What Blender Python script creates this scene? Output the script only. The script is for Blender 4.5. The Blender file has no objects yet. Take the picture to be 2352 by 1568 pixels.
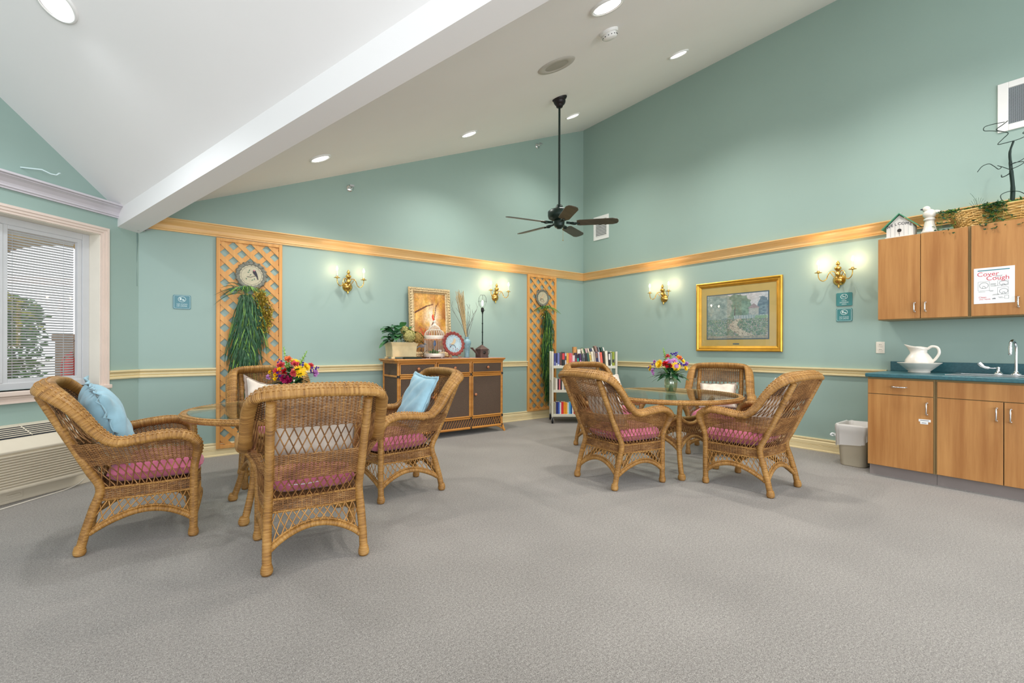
import bpy, math, random
import numpy as np
from mathutils import Matrix, Vector, Euler
R = math.radians
random.seed(7); rng = np.random.default_rng(7)
SC = bpy.context.scene
COL = SC.collection

# ---------------------------------------------------------------- camera
cam_data = bpy.data.cameras.new('camera'); cam = bpy.data.objects.new('camera', cam_data); COL.objects.link(cam)
cam_data.sensor_fit = 'HORIZONTAL'; cam_data.sensor_width = 36.0
cam_data.lens = 1071.0/2352*36
cam_data.shift_y = 12.5/2352
cam_data.clip_start = 0.05
cam.matrix_world = Matrix.Translation((0,0,1.14)) @ Matrix.Rotation(R(-36.72),4,'Z') @ Matrix.Rotation(R(90),4,'X') @ Matrix.Rotation(R(0.11),4,'Z')
SC.camera = cam
# ---------------------------------------------------------------- sky, exposure
world = bpy.data.worlds.new('sky'); SC.world = world; world.use_nodes = True
wb = world.node_tree.nodes['Background']; wb.inputs[0].default_value = (0.93,0.965,1.0,1); wb.inputs[1].default_value = 1.35
# added fill behind the camera, aimed up to brighten ceilings and upper walls
al = bpy.data.lights.new('rear fill light','AREA'); al.shape = 'RECTANGLE'; al.size = 7; al.size_y = 2.4; al.energy = 255; al.color = (.93,.97,1)
ao = bpy.data.objects.new('rear_fill_light', al); COL.objects.link(ao); ao.location = (.8,-4.2,1.3); ao.rotation_euler = (R(90+24),0,R(-14))
SC.view_settings.view_transform = 'Standard'; SC.view_settings.look = 'None'; SC.view_settings.gamma = 1
SC.view_settings.use_curve_mapping = False
SC.view_settings.exposure = 0.17
try:
    SC.cycles.use_denoising = True; SC.cycles.max_bounces = 10; SC.cycles.transparent_max_bounces = 16
    SC.cycles.caustics_reflective = False; SC.cycles.caustics_refractive = False; SC.cycles.sample_clamp_indirect = 6
except Exception: pass

# ---------------------------------------------------------------- materials
def lin(c):
    return tuple(((x/255)/12.92 if x/255 <= .04045 else ((x/255+.055)/1.055)**2.4) for x in c)
class NT:
    def __init__(s, name):
        s.m = bpy.data.materials.new(name); s.m.use_nodes = True; s.t = s.m.node_tree
        s.b = s.t.nodes['Principled BSDF']; s.out = s.t.nodes['Material Output']
    def n(s, typ, **kw):
        nd = s.t.nodes.new('ShaderNode'+typ)
        for k, v in kw.items():
            if k in nd.inputs: nd.inputs[k].default_value = v
            else: setattr(nd, k, v)
        return nd
    def l(s, a, b): s.t.links.new(a, b)
    def ramp(s, fac, stops):
        r = s.n('ValToRGB'); e = r.color_ramp.elements
        e[0].position = stops[0][0]; e[0].color = (*stops[0][1],1)
        e[1].position = stops[-1][0]; e[1].color = (*stops[-1][1],1)
        for p, c in stops[1:-1]:
            x = e.new(p); x.color = (*c,1)
        s.l(fac, r.inputs[0]); return r.outputs[0]
    def noise(s, scale, vec=None, detail=3, rough=.5):
        nd = s.n('TexNoise'); nd.inputs['Scale'].default_value = scale; nd.inputs['Detail'].default_value = detail; nd.inputs['Roughness'].default_value = rough
        if vec is not None: s.l(vec, nd.inputs['Vector'])
        return nd.outputs[0]
    def coord(s, kind='Object', scale=(1,1,1)):
        tc = s.n('TexCoord'); mp = s.n('Mapping'); mp.inputs['Scale'].default_value = scale
        s.l(tc.outputs[kind], mp.inputs[0]); return mp.outputs[0]
    def bump(s, h, strength=.3, dist=.002):
        b = s.n('Bump'); b.inputs['Strength'].default_value = strength; b.inputs['Distance'].default_value = dist
        s.l(h, b.inputs['Height']); s.l(b.outputs[0], s.b.inputs['Normal'])
    def math(s, op, a, b=None):
        m = s.n('Math'); m.operation = op
        for i, x in enumerate((a,b)):
            if x is None: continue
            if isinstance(x,(int,float)): m.inputs[i].default_value = x
            else: s.l(x, m.inputs[i])
        return m.outputs[0]
def simple(name, c, rough=.5, metal=0, var=0.06, scale=6, bump=0, bscale=200, coat=0, sheen=0):
    """plain surface with a slight procedural variation of its colour"""
    t = NT(name); c0 = lin(c); f = t.noise(scale, t.coord())
    col = t.ramp(f, [(.3, tuple(x*(1-var) for x in c0)), (.7, tuple(min(1,x*(1+var)) for x in c0))])
    t.l(col, t.b.inputs['Base Color']); t.b.inputs['Roughness'].default_value = rough; t.b.inputs['Metallic'].default_value = metal
    if coat: t.b.inputs['Coat Weight'].default_value = coat; t.b.inputs['Coat Roughness'].default_value = .03
    if sheen: t.b.inputs['Sheen Weight'].default_value = sheen
    if bump: t.bump(t.noise(bscale, t.coord()), bump, .002)
    return t.m
def emit(name, c, strength):
    t = NT(name); t.b.inputs['Base Color'].default_value = (*lin(c),1); t.b.inputs['Emission Color'].default_value = (*lin(c),1); t.b.inputs['Emission Strength'].default_value = strength
    return t.m
def thin_glass(name, tint=(1,1,1), ior=1.45, extra=0):
    t = NT(name); tr = t.n('BsdfTransparent'); tr.inputs[0].default_value = (*tint,1)
    gl = t.n('BsdfGlossy'); gl.inputs['Roughness'].default_value = .01; fr = t.n('LayerWeight'); r0 = ((ior-1)/(ior+1))**2+extra
    mx = t.n('MixShader'); f = t.math('ADD', t.math('MULTIPLY', t.math('POWER', fr.outputs['Facing'], 5.0), 1-r0), r0)
    t.l(f, mx.inputs[0]); t.l(tr.outputs[0], mx.inputs[1]); t.l(gl.outputs[0], mx.inputs[2]); t.l(mx.outputs[0], t.out.inputs[0])
    return t.m
def wood(name, c1, c2, axis=2, rough=.4, scale=1.0, coat=.0):
    t = NT(name); s = [22*scale]*3; s[axis] = 1.2*scale
    f = t.noise(1.0, t.coord(scale=tuple(s)), 6, .62); g = t.noise(1.6*scale, t.coord(), 2)
    h = t.math('ADD', t.math('MULTIPLY', f, .75), t.math('MULTIPLY', g, .25))
    t.l(t.ramp(h, [(.36, lin(c1)), (.64, lin(c2))]), t.b.inputs['Base Color']); t.b.inputs['Roughness'].default_value = rough
    if coat: t.b.inputs['Coat Weight'].default_value = coat; t.b.inputs['Coat Roughness'].default_value = .15
    return t.m
def wrapped(name, c1, c2, c3, period=.0062):
    """rattan core wrapped with peel: rings along the V of the tube's UV (in metres)"""
    t = NT(name); tc = t.n('TexCoord'); sp = t.n('SeparateXYZ'); t.l(tc.outputs['UV'], sp.inputs[0])
    v = sp.outputs[1]; ring = t.math('SINE', t.math('MULTIPLY', v, 2*math.pi/period))
    cb = t.n('CombineXYZ'); t.l(t.math('MULTIPLY', v, 1/period*.55), cb.inputs[1]); t.l(t.math('MULTIPLY', sp.outputs[0], 1.5), cb.inputs[0])
    f = t.noise(1.0, cb.outputs[0], 2); g = t.noise(9, t.coord(), 2)
    h = t.math('ADD', t.math('MULTIPLY', f, .6), t.math('MULTIPLY', g, .4))
    t.l(t.ramp(h, [(.3, lin(c1)), (.5, lin(c2)), (.7, lin(c3))]), t.b.inputs['Base Color'])
    t.b.inputs['Roughness'].default_value = .38; t.bump(ring, .55, .0016)
    return t.m
def strandmat(name, c1, c2, c3, rough=.5):
    t = NT(name); tc = t.n('TexCoord'); mp = t.n('Mapping'); mp.inputs['Scale'].default_value = (37,14,1); t.l(tc.outputs['UV'], mp.inputs[0])
    f = t.noise(1.0, mp.outputs[0], 2); g = t.noise(7, t.coord(), 2)
    h = t.math('ADD', t.math('MULTIPLY', f, .6), t.math('MULTIPLY', g, .4))
    t.l(t.ramp(h, [(.3, lin(c1)), (.5, lin(c2)), (.68, lin(c3))]), t.b.inputs['Base Color']); t.b.inputs['Roughness'].default_value = rough
    return t.m
def fabric(name, c, var=.12, rough=.9, weave=900, sheen=.25):
    t = NT(name); c0 = lin(c); f = t.noise(14, t.coord(), 4)
    t.l(t.ramp(f, [(.3, tuple(x*(1-var) for x in c0)), (.7, tuple(min(1,x*(1+var)) for x in c0))]), t.b.inputs['Base Color'])
    t.b.inputs['Roughness'].default_value = rough; t.b.inputs['Sheen Weight'].default_value = sheen
    t.bump(t.noise(weave, t.coord(), 2), .25, .001); return t.m
def attrmat(name, rough=.5, coat=0):
    """colour painted per vertex (used for pictures: prints and canvases)"""
    t = NT(name); a = t.n('Attribute'); a.attribute_name = 'paint'; t.l(a.outputs[0], t.b.inputs['Base Color']); t.b.inputs['Roughness'].default_value = rough
    if coat: t.b.inputs['Coat Weight'].default_value = coat; t.b.inputs['Coat Roughness'].default_value = .01
    return t.m
def darkweave(name, c1, c2):
    t = NT(name); v = t.coord('UV', (1,1,1)); sp = t.n('SeparateXYZ'); t.l(v, sp.inputs[0])
    a = t.math('SINE', t.math('MULTIPLY', sp.outputs[0], 2*math.pi/.022)); b = t.math('SINE', t.math('MULTIPLY', sp.outputs[1], 2*math.pi/.012))
    h = t.math('MULTIPLY', a, b); n = t.noise(160, v, 3)
    k = t.math('ADD', t.math('MULTIPLY', h, .22), n)
    t.l(t.ramp(k, [(.32, lin(c1)), (.68, lin(c2))]), t.b.inputs['Base Color']); t.b.inputs['Roughness'].default_value = .6; t.bump(h, .5, .003)
    return t.m
def carpet():
    t = NT('carpet'); co = t.coord(); a = t.noise(230, co, 3, .7); b = t.noise(85, co, 3, .7); c = t.noise(1.3, co, 3)
    h = t.math('ADD', t.math('ADD', t.math('MULTIPLY', a, .62), t.math('MULTIPLY', b, .28)), t.math('MULTIPLY', c, .10))
    t.l(t.ramp(h, [(.34, lin((62,57,52))), (.5, lin((136,130,123))), (.68, lin((196,190,182)))]), t.b.inputs['Base Color'])
    t.b.inputs['Roughness'].default_value = .95; t.b.inputs['Sheen Weight'].default_value = .3
    t.bump(h, .6, .008); return t.m
M = {}
M['wall'] = simple('green wall paint', (153,177,169), .55, var=.025, scale=1.2, bump=.06, bscale=90)
M['ceil'] = simple('ceiling paint', (243,242,242), .8, var=.015, scale=1, bump=.05, bscale=120)
M['ceilR'] = simple('warm ceiling paint', (244,242,241), .8, var=.015, scale=1, bump=.05, bscale=120)
M['carpet'] = carpet()
M['oak'] = wood('honey oak trim', (220,170,102), (240,200,140), axis=0, rough=.4)
M['oakY'] = wood('honey oak trim along the side wall', (220,170,102), (240,200,140), axis=1, rough=.4)
M['cream'] = simple('cream trim paint', (232,214,168), .4, var=.03)
M['greytrim'] = simple('grey painted moulding', (205,200,206), .45, var=.03)
M['casing'] = simple('window casing paint', (226,208,196), .45, var=.03)
M['reveal'] = simple('window reveal paint', (236,230,216), .45, var=.03)
M['sash'] = simple('window sash paint', (205,206,208), .4, var=.03)
M['lattice'] = wood('cedar lattice', (202,140,70), (226,170,98), axis=2, rough=.5)
M['wrap'] = wrapped('wrapped rattan', (112,74,32), (164,118,58), (200,154,88))
M['strand'] = strandmat('wicker strands', (86,56,28), (142,98,54), (188,142,86))
M['strandL'] = strandmat('open lattice reed', (144,98,46), (180,130,68), (206,158,94))
M['pink'] = fabric('pink cushion cloth', (202,108,136))
M['blue'] = fabric('light blue pillow linen', (150,190,206))
M['whitecloth'] = fabric('cream pillow linen', (222,210,196))
M['trimcloth'] = fabric('taupe pillow trim', (150,134,122))
M['cab'] = wood('cabinet laminate', (160,106,54), (190,138,80), axis=2, rough=.42, scale=.8)
M['cabside'] = simple('cabinet face edge', (150,128,84), .5)
M['toekick'] = simple('vinyl toe kick', (140,130,126), .6)
M['counter'] = simple('teal laminate worktop', (52,98,106), .3, var=.15, scale=60)
M['chrome'] = simple('chrome', (225,228,230), .12, 1, var=.01)
M['steel'] = simple('brushed steel', (200,202,204), .28, 1, var=.03)
M['brass'] = simple('polished brass', (222,182,98), .18, 1, var=.04)
M['blackmetal'] = simple('black metal', (26,28,28), .4, .3)
M['greenblack'] = simple('dark green metal', (24,44,38), .4, .3)
M['fanblade'] = wood('walnut fan blade', (52,46,34), (84,74,56), axis=0, rough=.35)
M['fanblack'] = simple('fan bronze', (38,34,36), .4, .5)
M['white'] = simple('white paint', (238,238,236), .45, var=.02)
M['offwhite'] = simple('off white plastic', (228,220,206), .5, var=.03)
M['acbody'] = simple('beige air conditioner plastic', (214,204,184), .5, var=.03)
M['dark'] = simple('dark slot', (28,36,48), .7)
M['sign'] = simple('teal sign plastic', (66,132,134), .4, var=.04)
M['signB'] = simple('blue teal sign plastic', (70,128,140), .4, var=.04)
M['signtext'] = simple('pale sign lettering', (206,226,226), .5, var=.01)
M['wglass'] = thin_glass('window glass')
M['tglass'] = thin_glass('table glass', (.90,.95,.93), 1.5)
M['bulbglass'] = thin_glass('clear bulb glass', (.98,.98,.96), 1.3)
t = NT('vase glass'); t.b.inputs['Transmission Weight'].default_value = 1; t.b.inputs['Roughness'].default_value = .02; t.b.inputs['IOR'].default_value = 1.45; t.b.inputs['Base Color'].default_value = (.9,.96,.93,1); M['vglass'] = thin_glass('vase glass thin', (.86,.90,.80), 1.7, .04)
M['gold'] = simple('gilt frame', (222,168,64), .3, .75, var=.1, scale=12)
M['silverGold'] = simple('worn gilt ornate frame', (206,182,140), .42, .45, var=.35, scale=60)
M['matboard'] = simple('tan mat board', (196,170,100), .7)
M['blueinner'] = simple('blue inner mat', (84,104,114), .6)
M['paint'] = attrmat('painted picture under glass', .35, 1.0)
M['canvas'] = attrmat('painted canvas', .45, .15)
M['print'] = attrmat('printed colour', .5, .1)
M['darkweave'] = darkweave('dark woven panel', (58,42,34), (112,90,72))
M['rattanpole'] = wood('honey rattan pole', (176,112,44), (212,150,74), axis=0, rough=.3)
M['binding'] = simple('black cane binding', (40,34,30), .5)
M['copper'] = simple('wood knob', (176,110,70), .35)
M['stone'] = simple('cream ceramic', (222,202,156), .45, var=.08, scale=14)
M['ceram'] = simple('white ceramic', (226,219,208), .2, var=.03, coat=.4)
M['cagewhite'] = simple('white wire', (236,226,212), .45)
M['leaf'] = simple('green leaf', (62,120,66), .5, var=.35, scale=9)
M['leafdk'] = simple('dark green leaf', (34,84,44), .5, var=.3, scale=20)
M['leafteal'] = simple('bluish green leaf', (72,116,88), .5, var=.3, scale=9)
M['grass'] = simple('artificial grass blade', (40,84,50), .5, var=.45, scale=30)
M['grassL'] = simple('light grass blade', (110,150,60), .5, var=.35, scale=30)
M['yellowspray'] = simple('yellow green sprig', (170,150,50), .6, var=.3, scale=60)
M['hydr'] = simple('dried hydrangea', (186,178,112), .7, var=.25, scale=70)
M['hydr2'] = simple('brown dried hydrangea', (176,142,74), .7, var=.25, scale=70)
M['stem'] = simple('green stem', (84,140,60), .5)
M['petalY'] = simple('yellow petal', (250,206,16), .5, var=.08, scale=50)
M['petalR'] = simple('red petal', (206,36,46), .5, var=.15, scale=50)
M['petalC'] = simple('coral pink petal', (226,92,96), .5, var=.15, scale=50)
M['petalO'] = simple('orange petal', (236,140,86), .5, var=.15, scale=50)
M['petalP'] = simple('purple petal', (84,48,168), .5, var=.2, scale=50)
M['petalL'] = simple('lilac petal', (196,138,196), .5, var=.15, scale=50)
M['petalM'] = simple('magenta petal', (176,30,90), .5, var=.15, scale=50)
M['bells'] = simple('pale green bell', (150,196,84), .5, var=.15, scale=50)
M['vaseblue'] = simple('pale blue glazed pottery', (132,168,178), .3, var=.18, scale=40)
M['twig'] = simple('grey twig', (96,88,82), .8)
M['reed'] = simple('straw reed', (208,184,136), .7, var=.15, scale=50)
M['rust'] = simple('rusted tin', (92,72,66), .6, .3, var=.2, scale=30)
M['redframe'] = simple('brick red carved frame', (140,58,50), .5, var=.2, scale=60)
M['plategrey'] = simple('weathered grey pewter', (120,120,108), .55, .2, var=.3, scale=50)
M['platecream'] = simple('cream plate glaze', (188,180,152), .4, var=.08, scale=40)
M['plateblue'] = simple('pale blue plate glaze', (176,196,204), .35, var=.15, scale=50)
M['ink'] = simple('dark ink', (46,44,56), .6)
M['inkgrey'] = simple('grey ink', (130,132,136), .7)
M['inkred'] = simple('red ink', (206,74,92), .7)
M['pinkink'] = simple('soft pink paint', (200,128,136), .6)
M['tan'] = simple('tan paint', (206,184,150), .6)
M['bin'] = simple('beige bin plastic', (196,186,164), .5, var=.03)
t = NT('white liner film'); t.b.inputs['Base Color'].default_value = (.82,.80,.78,1); t.b.inputs['Roughness'].default_value = .35; t.b.inputs['Transmission Weight'].default_value = 0; t.b.inputs['Alpha'].default_value = .72; M['liner'] = t.m
M['cart'] = simple('cream metal cart', (214,212,196), .45, var=.02)
M['rubber'] = simple('black rubber', (24,24,26), .6)
M['paper'] = simple('white paper', (236,238,238), .7, var=.01)
M['page'] = simple('book pages', (232,222,200), .8)
M['runner'] = fabric('patterned table runner', (176,142,136), .45)
M['basket'] = strandmat('straw basket strands', (150,104,44), (206,164,92), (234,204,146))
M['birdwhite'] = wood('whitewashed boards', (206,202,196), (232,228,222), axis=2, rough=.7)
M['roofgreen'] = simple('green birdhouse roof', (72,142,108), .5)
M['bulb'] = emit('lit candle bulb', (255,226,180), 16)
M['bulbwhite'] = emit('lit filament', (255,244,224), 32)
M['lens'] = emit('lit downlight lens', (255,250,242), 7)
M['reflector'] = simple('white reflector can', (235,235,238), .2, .4)
M['grilledark'] = simple('dark vent slot', (60,68,74), .6)
M['grillegrey'] = simple('grey grille bar', (150,158,162), .5)
M['speakercloth'] = simple('beige speaker cloth', (192,188,180), .9)
M['hedge'] = simple('hedge leaves outdoors', (74,116,52), .6, var=.5, scale=8)
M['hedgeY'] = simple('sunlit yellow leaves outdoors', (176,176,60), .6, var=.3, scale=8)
M['stucco'] = simple('tan porch stucco', (150,120,66), .8, var=.1)
M['brickpost'] = simple('brown porch post', (140,112,90), .8, var=.15, scale=20)
M['red'] = simple('red enamel', (200,44,36), .35)
M['ground'] = simple('pale bounce ground', (214,211,204), .9, var=.1)
M['soil'] = simple('moss', (70,110,50), .9, var=.3, scale=60)
M['cord'] = simple('grey cord', (206,200,188), .5)
def bookmat(i, c): 
    k = 'book%d' % i
    return simple('book cover %02d' % i, c, .45, var=.12, scale=40)

# ---------------------------------------------------------------- mesh builder
class MB:
    def __init__(s): s.v = []; s.f = []; s.uv = []; s.mi = []; s.sm = []; s.n = 0; s.m = Matrix.Identity(4); s.cols = None
    def add(s, V, F, UV=None, mi=0, smooth=False):
        V = np.asarray(V, float).reshape(-1,3)
        A = np.array(s.m)
        V = V @ A[:3,:3].T + A[:3,3]
        s.v.append(V); o = s.n; s.n += len(V)
        for k, f in enumerate(F):
            s.f.append([i+o for i in f]); s.uv.extend(UV[k] if UV is not None else [(0,0)]*len(f))
        s.mi.extend([mi]*len(F)); s.sm.extend([smooth]*len(F)); return s
    def box(s, a, b, mi=0):
        (x0,y0,z0),(x1,y1,z1) = [tuple(min(p,q) for p,q in zip(a,b)), tuple(max(p,q) for p,q in zip(a,b))]
        V = [(x0,y0,z0),(x1,y0,z0),(x1,y1,z0),(x0,y1,z0),(x0,y0,z1),(x1,y0,z1),(x1,y1,z1),(x0,y1,z1)]
        F = [(0,3,2,1),(4,5,6,7),(0,1,5,4),(1,2,6,5),(2,3,7,6),(3,0,4,7)]
        UV = []
        for f in F:
            P = [V[i] for i in f]; ax = [max(p[k] for p in P)-min(p[k] for p in P) for k in range(3)]; d = ax.index(min(ax))
            i, j = [(1,2),(0,2),(0,1)][d]; UV.append([(p[i],p[j]) for p in P])
        return s.add(V, F, UV, mi)
    def prism(s, poly, d, mi=0, axis='z', smooth=False):
        """polygon in (a,b) pushed along an axis from d[0] to d[1]"""
        n = len(poly); V = []
        for w in d:
            for a, b in poly: V.append({'z':(a,b,w),'y':(a,w,b),'x':(w,a,b)}[axis])
        F = [tuple(range(n))[::-1], tuple(range(n,2*n))]; UV = [[poly[i] for i in F[0]], [poly[i-n] for i in F[1]]]
        s.add(V, F, UV, mi)
        F2 = [(i,(i+1)%n,n+(i+1)%n,n+i) for i in range(n)]; L = 0; U2 = []
        for i in range(n):
            l = math.dist(poly[i], poly[(i+1)%n]); U2.append([(d[0],L),(d[0],L+l),(d[1],L+l),(d[1],L)]); L += l
        o = s.n-2*n
        for f, u in zip(F2, U2): s.f.append([i+o for i in f]); s.uv.extend(u); s.mi.append(mi); s.sm.append(smooth)
        return s
    def tube(s, P, r, n=8, closed=False, mi=0, side=None, caps=True, smooth=True):
        """r: radius, list of radii, or list of (half width along side, half thickness)"""
        P = np.asarray(P, float); N = len(P)
        rr = [r]*N if isinstance(r,(int,float)) or (isinstance(r, tuple)) else list(r)
        rr = np.array([(q,q) if isinstance(q,(int,float,np.floating)) else q for q in rr], float)
        T = np.roll(P,-1,0)-np.roll(P,1,0) if closed else np.gradient(P, axis=0)
        T /= np.maximum(np.linalg.norm(T,axis=1,keepdims=True),1e-9)
        if side is None:
            a = np.zeros((N,3)); ref = np.array([0,0,1.]) if abs(T[0][2]) < .9 else np.array([1.,0,0])
            v = ref-T[0]*(ref@T[0]); v /= np.linalg.norm(v); a[0] = v
            for i in range(1,N):
                v = a[i-1]-T[i]*(a[i-1]@T[i]); v /= max(np.linalg.norm(v),1e-9); a[i] = v
        else:
            a = np.array(side, float)
            if a.ndim == 1: a = np.tile(a,(N,1))
            a = a-T*(a*T).sum(1,keepdims=True); a /= np.maximum(np.linalg.norm(a,axis=1,keepdims=True),1e-9)
        b = np.cross(T,a); ang = np.linspace(0,2*np.pi,n,endpoint=False)
        V = P[:,None,:] + rr[:,0][:,None,None]*np.cos(ang)[None,:,None]*a[:,None,:] + rr[:,1][:,None,None]*np.sin(ang)[None,:,None]*b[:,None,:]
        L = np.concatenate([[0],np.cumsum(np.linalg.norm(np.diff(P,axis=0),axis=1))]); 
        F = []; UV = []
        for i in range(N if closed else N-1):
            j = (i+1)%N; l1 = L[i]; l2 = L[j] if j else L[-1]+math.dist(P[-1],P[0])
            for k in range(n):
                q = (k+1)%n; F.append((i*n+k,i*n+q,j*n+q,j*n+k)); UV.append([(k/n,l1),((k+1)/n,l1),((k+1)/n,l2),(k/n,l2)])
        s.add(V.reshape(-1,3), F, UV, mi, smooth)
        if caps and not closed:
            s.add(V[0], [tuple(range(n))[::-1]], None, mi); s.add(V[-1], [tuple(range(n))], None, mi)
        return s
    def lathe(s, prof, n=24, mi=0, rfun=None, smooth=True, c=(0,0,0), caps=True):
        """profile [(r,z)...] turned about z"""
        m = len(prof); V = []
        for (r,z) in prof:
            for k in range(n):
                a = 2*math.pi*k/n; q = r*(rfun(a) if rfun else 1); V.append((c[0]+q*math.cos(a), c[1]+q*math.sin(a), c[2]+z))
        F = []; UV = []; L = 0
        for i in range(m-1):
            l = math.dist(prof[i],prof[i+1])
            for k in range(n):
                q = (k+1)%n; F.append((i*n+k,i*n+q,(i+1)*n+q,(i+1)*n+k)); UV.append([(k/n,L),((k+1)/n,L),((k+1)/n,L+l),(k/n,L+l)])
            L += l
        s.add(V, F, UV, mi, smooth)
        if caps and prof[0][0] > 1e-4: s.add(V[:n], [tuple(range(n))[::-1]], None, mi)
        if caps and prof[-1][0] > 1e-4: s.add(V[-n:], [tuple(range(n))], None, mi)
        return s
    def grid(s, fn, nu, nv, mi=0, smooth=True, closed_u=False):
        V = []; 
        for j in range(nv+1):
            for i in range(nu+(0 if closed_u else 1)): V.append(fn(i/nu, j/nv))
        w = nu if closed_u else nu+1; F = []; UV = []
        for j in range(nv):
            for i in range(nu):
                q = (i+1)%w; F.append((j*w+i,j*w+q,(j+1)*w+q,(j+1)*w+i)); UV.append([(i/nu,j/nv),((i+1)/nu,j/nv),((i+1)/nu,(j+1)/nv),(i/nu,(j+1)/nv)])
        return s.add(V, F, UV, mi, smooth)
    def ball(s, c, r, n=10, mi=0, sq=(1,1,1)):
        prof = [(max(1e-5,math.sin(math.pi*i/n)), -math.cos(math.pi*i/n)) for i in range(n+1)]
        V = []; k2 = n*2 if n < 8 else n+6
        for (a,z) in prof:
            for k in range(k2):
                t = 2*math.pi*k/k2; V.append((c[0]+r*sq[0]*a*math.cos(t), c[1]+r*sq[1]*a*math.sin(t), c[2]+r*sq[2]*z))
        F = []
        for i in range(n):
            for k in range(k2): F.append((i*k2+k,i*k2+(k+1)%k2,(i+1)*k2+(k+1)%k2,(i+1)*k2+k))
        return s.add(V, F, None, mi, True)
    def strands(s, P, Nn, rw, rn, mi=0):
        """many thin reeds at once: P[S,N,3], normals alike"""
        S_, N_ = P.shape[:2]; T = np.gradient(P, axis=1); T /= np.maximum(np.linalg.norm(T,axis=2,keepdims=True),1e-9)
        B = np.cross(T, Nn); B /= np.maximum(np.linalg.norm(B,axis=2,keepdims=True),1e-9)
        V = np.stack([P+rw*B, P+rn*Nn, P-rw*B, P-rn*Nn], axis=2)
        base = (np.arange(S_)[:,None,None]*N_+np.arange(N_-1)[None,:,None])*4; k = np.arange(4)[None,None,:]; q = (k+1)%4
        F = np.stack([base+k, base+q, base+4+q, base+4+k], axis=-1).reshape(-1,4)
        Ls = np.concatenate([np.zeros((S_,1)), np.cumsum(np.linalg.norm(np.diff(P,axis=1),axis=2),axis=1)],axis=1)
        ids = rng.random(S_)*10
        u = np.broadcast_to(ids[:,None,None],(S_,N_-1,4)); l1 = np.broadcast_to(Ls[:,:-1,None],(S_,N_-1,4)); l2 = np.broadcast_to(Ls[:,1:,None],(S_,N_-1,4))
        UV = np.stack([np.stack([u,l1],-1),np.stack([u,l1],-1),np.stack([u,l2],-1),np.stack([u,l2],-1)],axis=3).reshape(-1,4,2)
        return s.add(V.reshape(-1,3), F.tolist(), UV.tolist(), mi, True)
    def build(s, name, mat, parent=None, loc=None, rot=None, bevel=0, bseg=2):
        me = bpy.data.meshes.new(name); V = np.concatenate(s.v) if s.v else np.zeros((0,3))
        me.from_pydata(V.tolist(), [], s.f)
        uvl = me.uv_layers.new(name='UVMap'); uvl.data.foreach_set('uv', np.asarray(s.uv, dtype=np.float32).ravel())
        me.polygons.foreach_set('use_smooth', s.sm)
        for m_ in (mat if isinstance(mat,(list,tuple)) else [mat]): me.materials.append(M[m_] if isinstance(m_, str) else m_)
        me.polygons.foreach_set('material_index', s.mi)
        if s.cols is not None:
            a = me.color_attributes.new('paint','FLOAT_COLOR','POINT'); a.data.foreach_set('color', np.asarray(s.cols,dtype=np.float32).ravel())
        me.update(); o = bpy.data.objects.new(name, me); COL.objects.link(o)
        if parent is not None: o.parent = parent
        if loc is not None: o.location = loc
        if rot is not None: o.rotation_euler = rot
        if bevel:
            b = o.modifiers.new('bevel','BEVEL'); b.width = bevel; b.segments = bseg; b.limit_method = 'ANGLE'; b.angle_limit = R(40)
        return o
def tag(o, label=None, cat=None, group=None, kind=None):
    if label: o['label'] = label
    if cat: o['category'] = cat
    if group: o['group'] = group
    if kind: o['kind'] = kind
    return o
def thing(name, label, cat, loc=(0,0,0), rotz=0, group=None, mat=None):
    o = bpy.data.objects.new(name, None); COL.objects.link(o); o.empty_display_size = .1
    if mat is not None: o.matrix_world = mat
    else: o.location = loc; o.rotation_euler = (0,0,rotz)
    return tag(o, label, cat, group)
def struct(o): o['kind'] = 'structure'; return o
def dup(root, label=None, loc=None, rotz=None, group=None):
    r = root.copy(); COL.objects.link(r)
    if loc is not None: r.location = loc
    if rotz is not None: r.rotation_euler = (0,0,rotz)
    if label: r['label'] = label
    if group: r['group'] = group
    for ch in list(root.children):
        c = ch.copy(); COL.objects.link(c); c.parent = r
        for g in list(ch.children):
            d = g.copy(); COL.objects.link(d); d.parent = c
    return r
def text(body, name, mat, parent, loc, size, rot=(R(90),0,0), align='CENTER', extr=.0004, sx=1.0, label=None):
    cu = bpy.data.curves.new(name,'FONT'); cu.body = body; cu.size = size; cu.align_x = align; cu.align_y = 'CENTER'; cu.extrude = extr
    cu.materials.append(M[mat]); f_ = bpy.data.objects.new('glyphs', cu); COL.objects.link(f_)
    dg = bpy.context.evaluated_depsgraph_get(); dg.update(); me = bpy.data.meshes.new_from_object(f_.evaluated_get(dg)); bpy.data.objects.remove(f_)
    o = bpy.data.objects.new(name, me); COL.objects.link(o); o.parent = parent; o.location = loc; o.rotation_euler = rot; o.scale = (sx,1,1)
    return o
def smoothpath(P, n=6, closed=False):
    """Catmull-Rom through control points"""
    P = [np.array(p,float) for p in P]; out = []; N = len(P)
    for i in range(N if closed else N-1):
        p0 = P[(i-1)%N] if closed or i > 0 else 2*P[0]-P[1]; p1 = P[i]; p2 = P[(i+1)%N]; p3 = P[(i+2)%N] if closed or i+2 < N else 2*P[-1]-P[-2]
        for k in range(n):
            t = k/n; out.append(.5*((2*p1)+(-p0+p2)*t+(2*p0-5*p1+4*p2-p3)*t*t+(-p0+3*p1-3*p2+p3)*t**3))
    if not closed: out.append(P[-1])
    return np.array(out)
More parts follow.
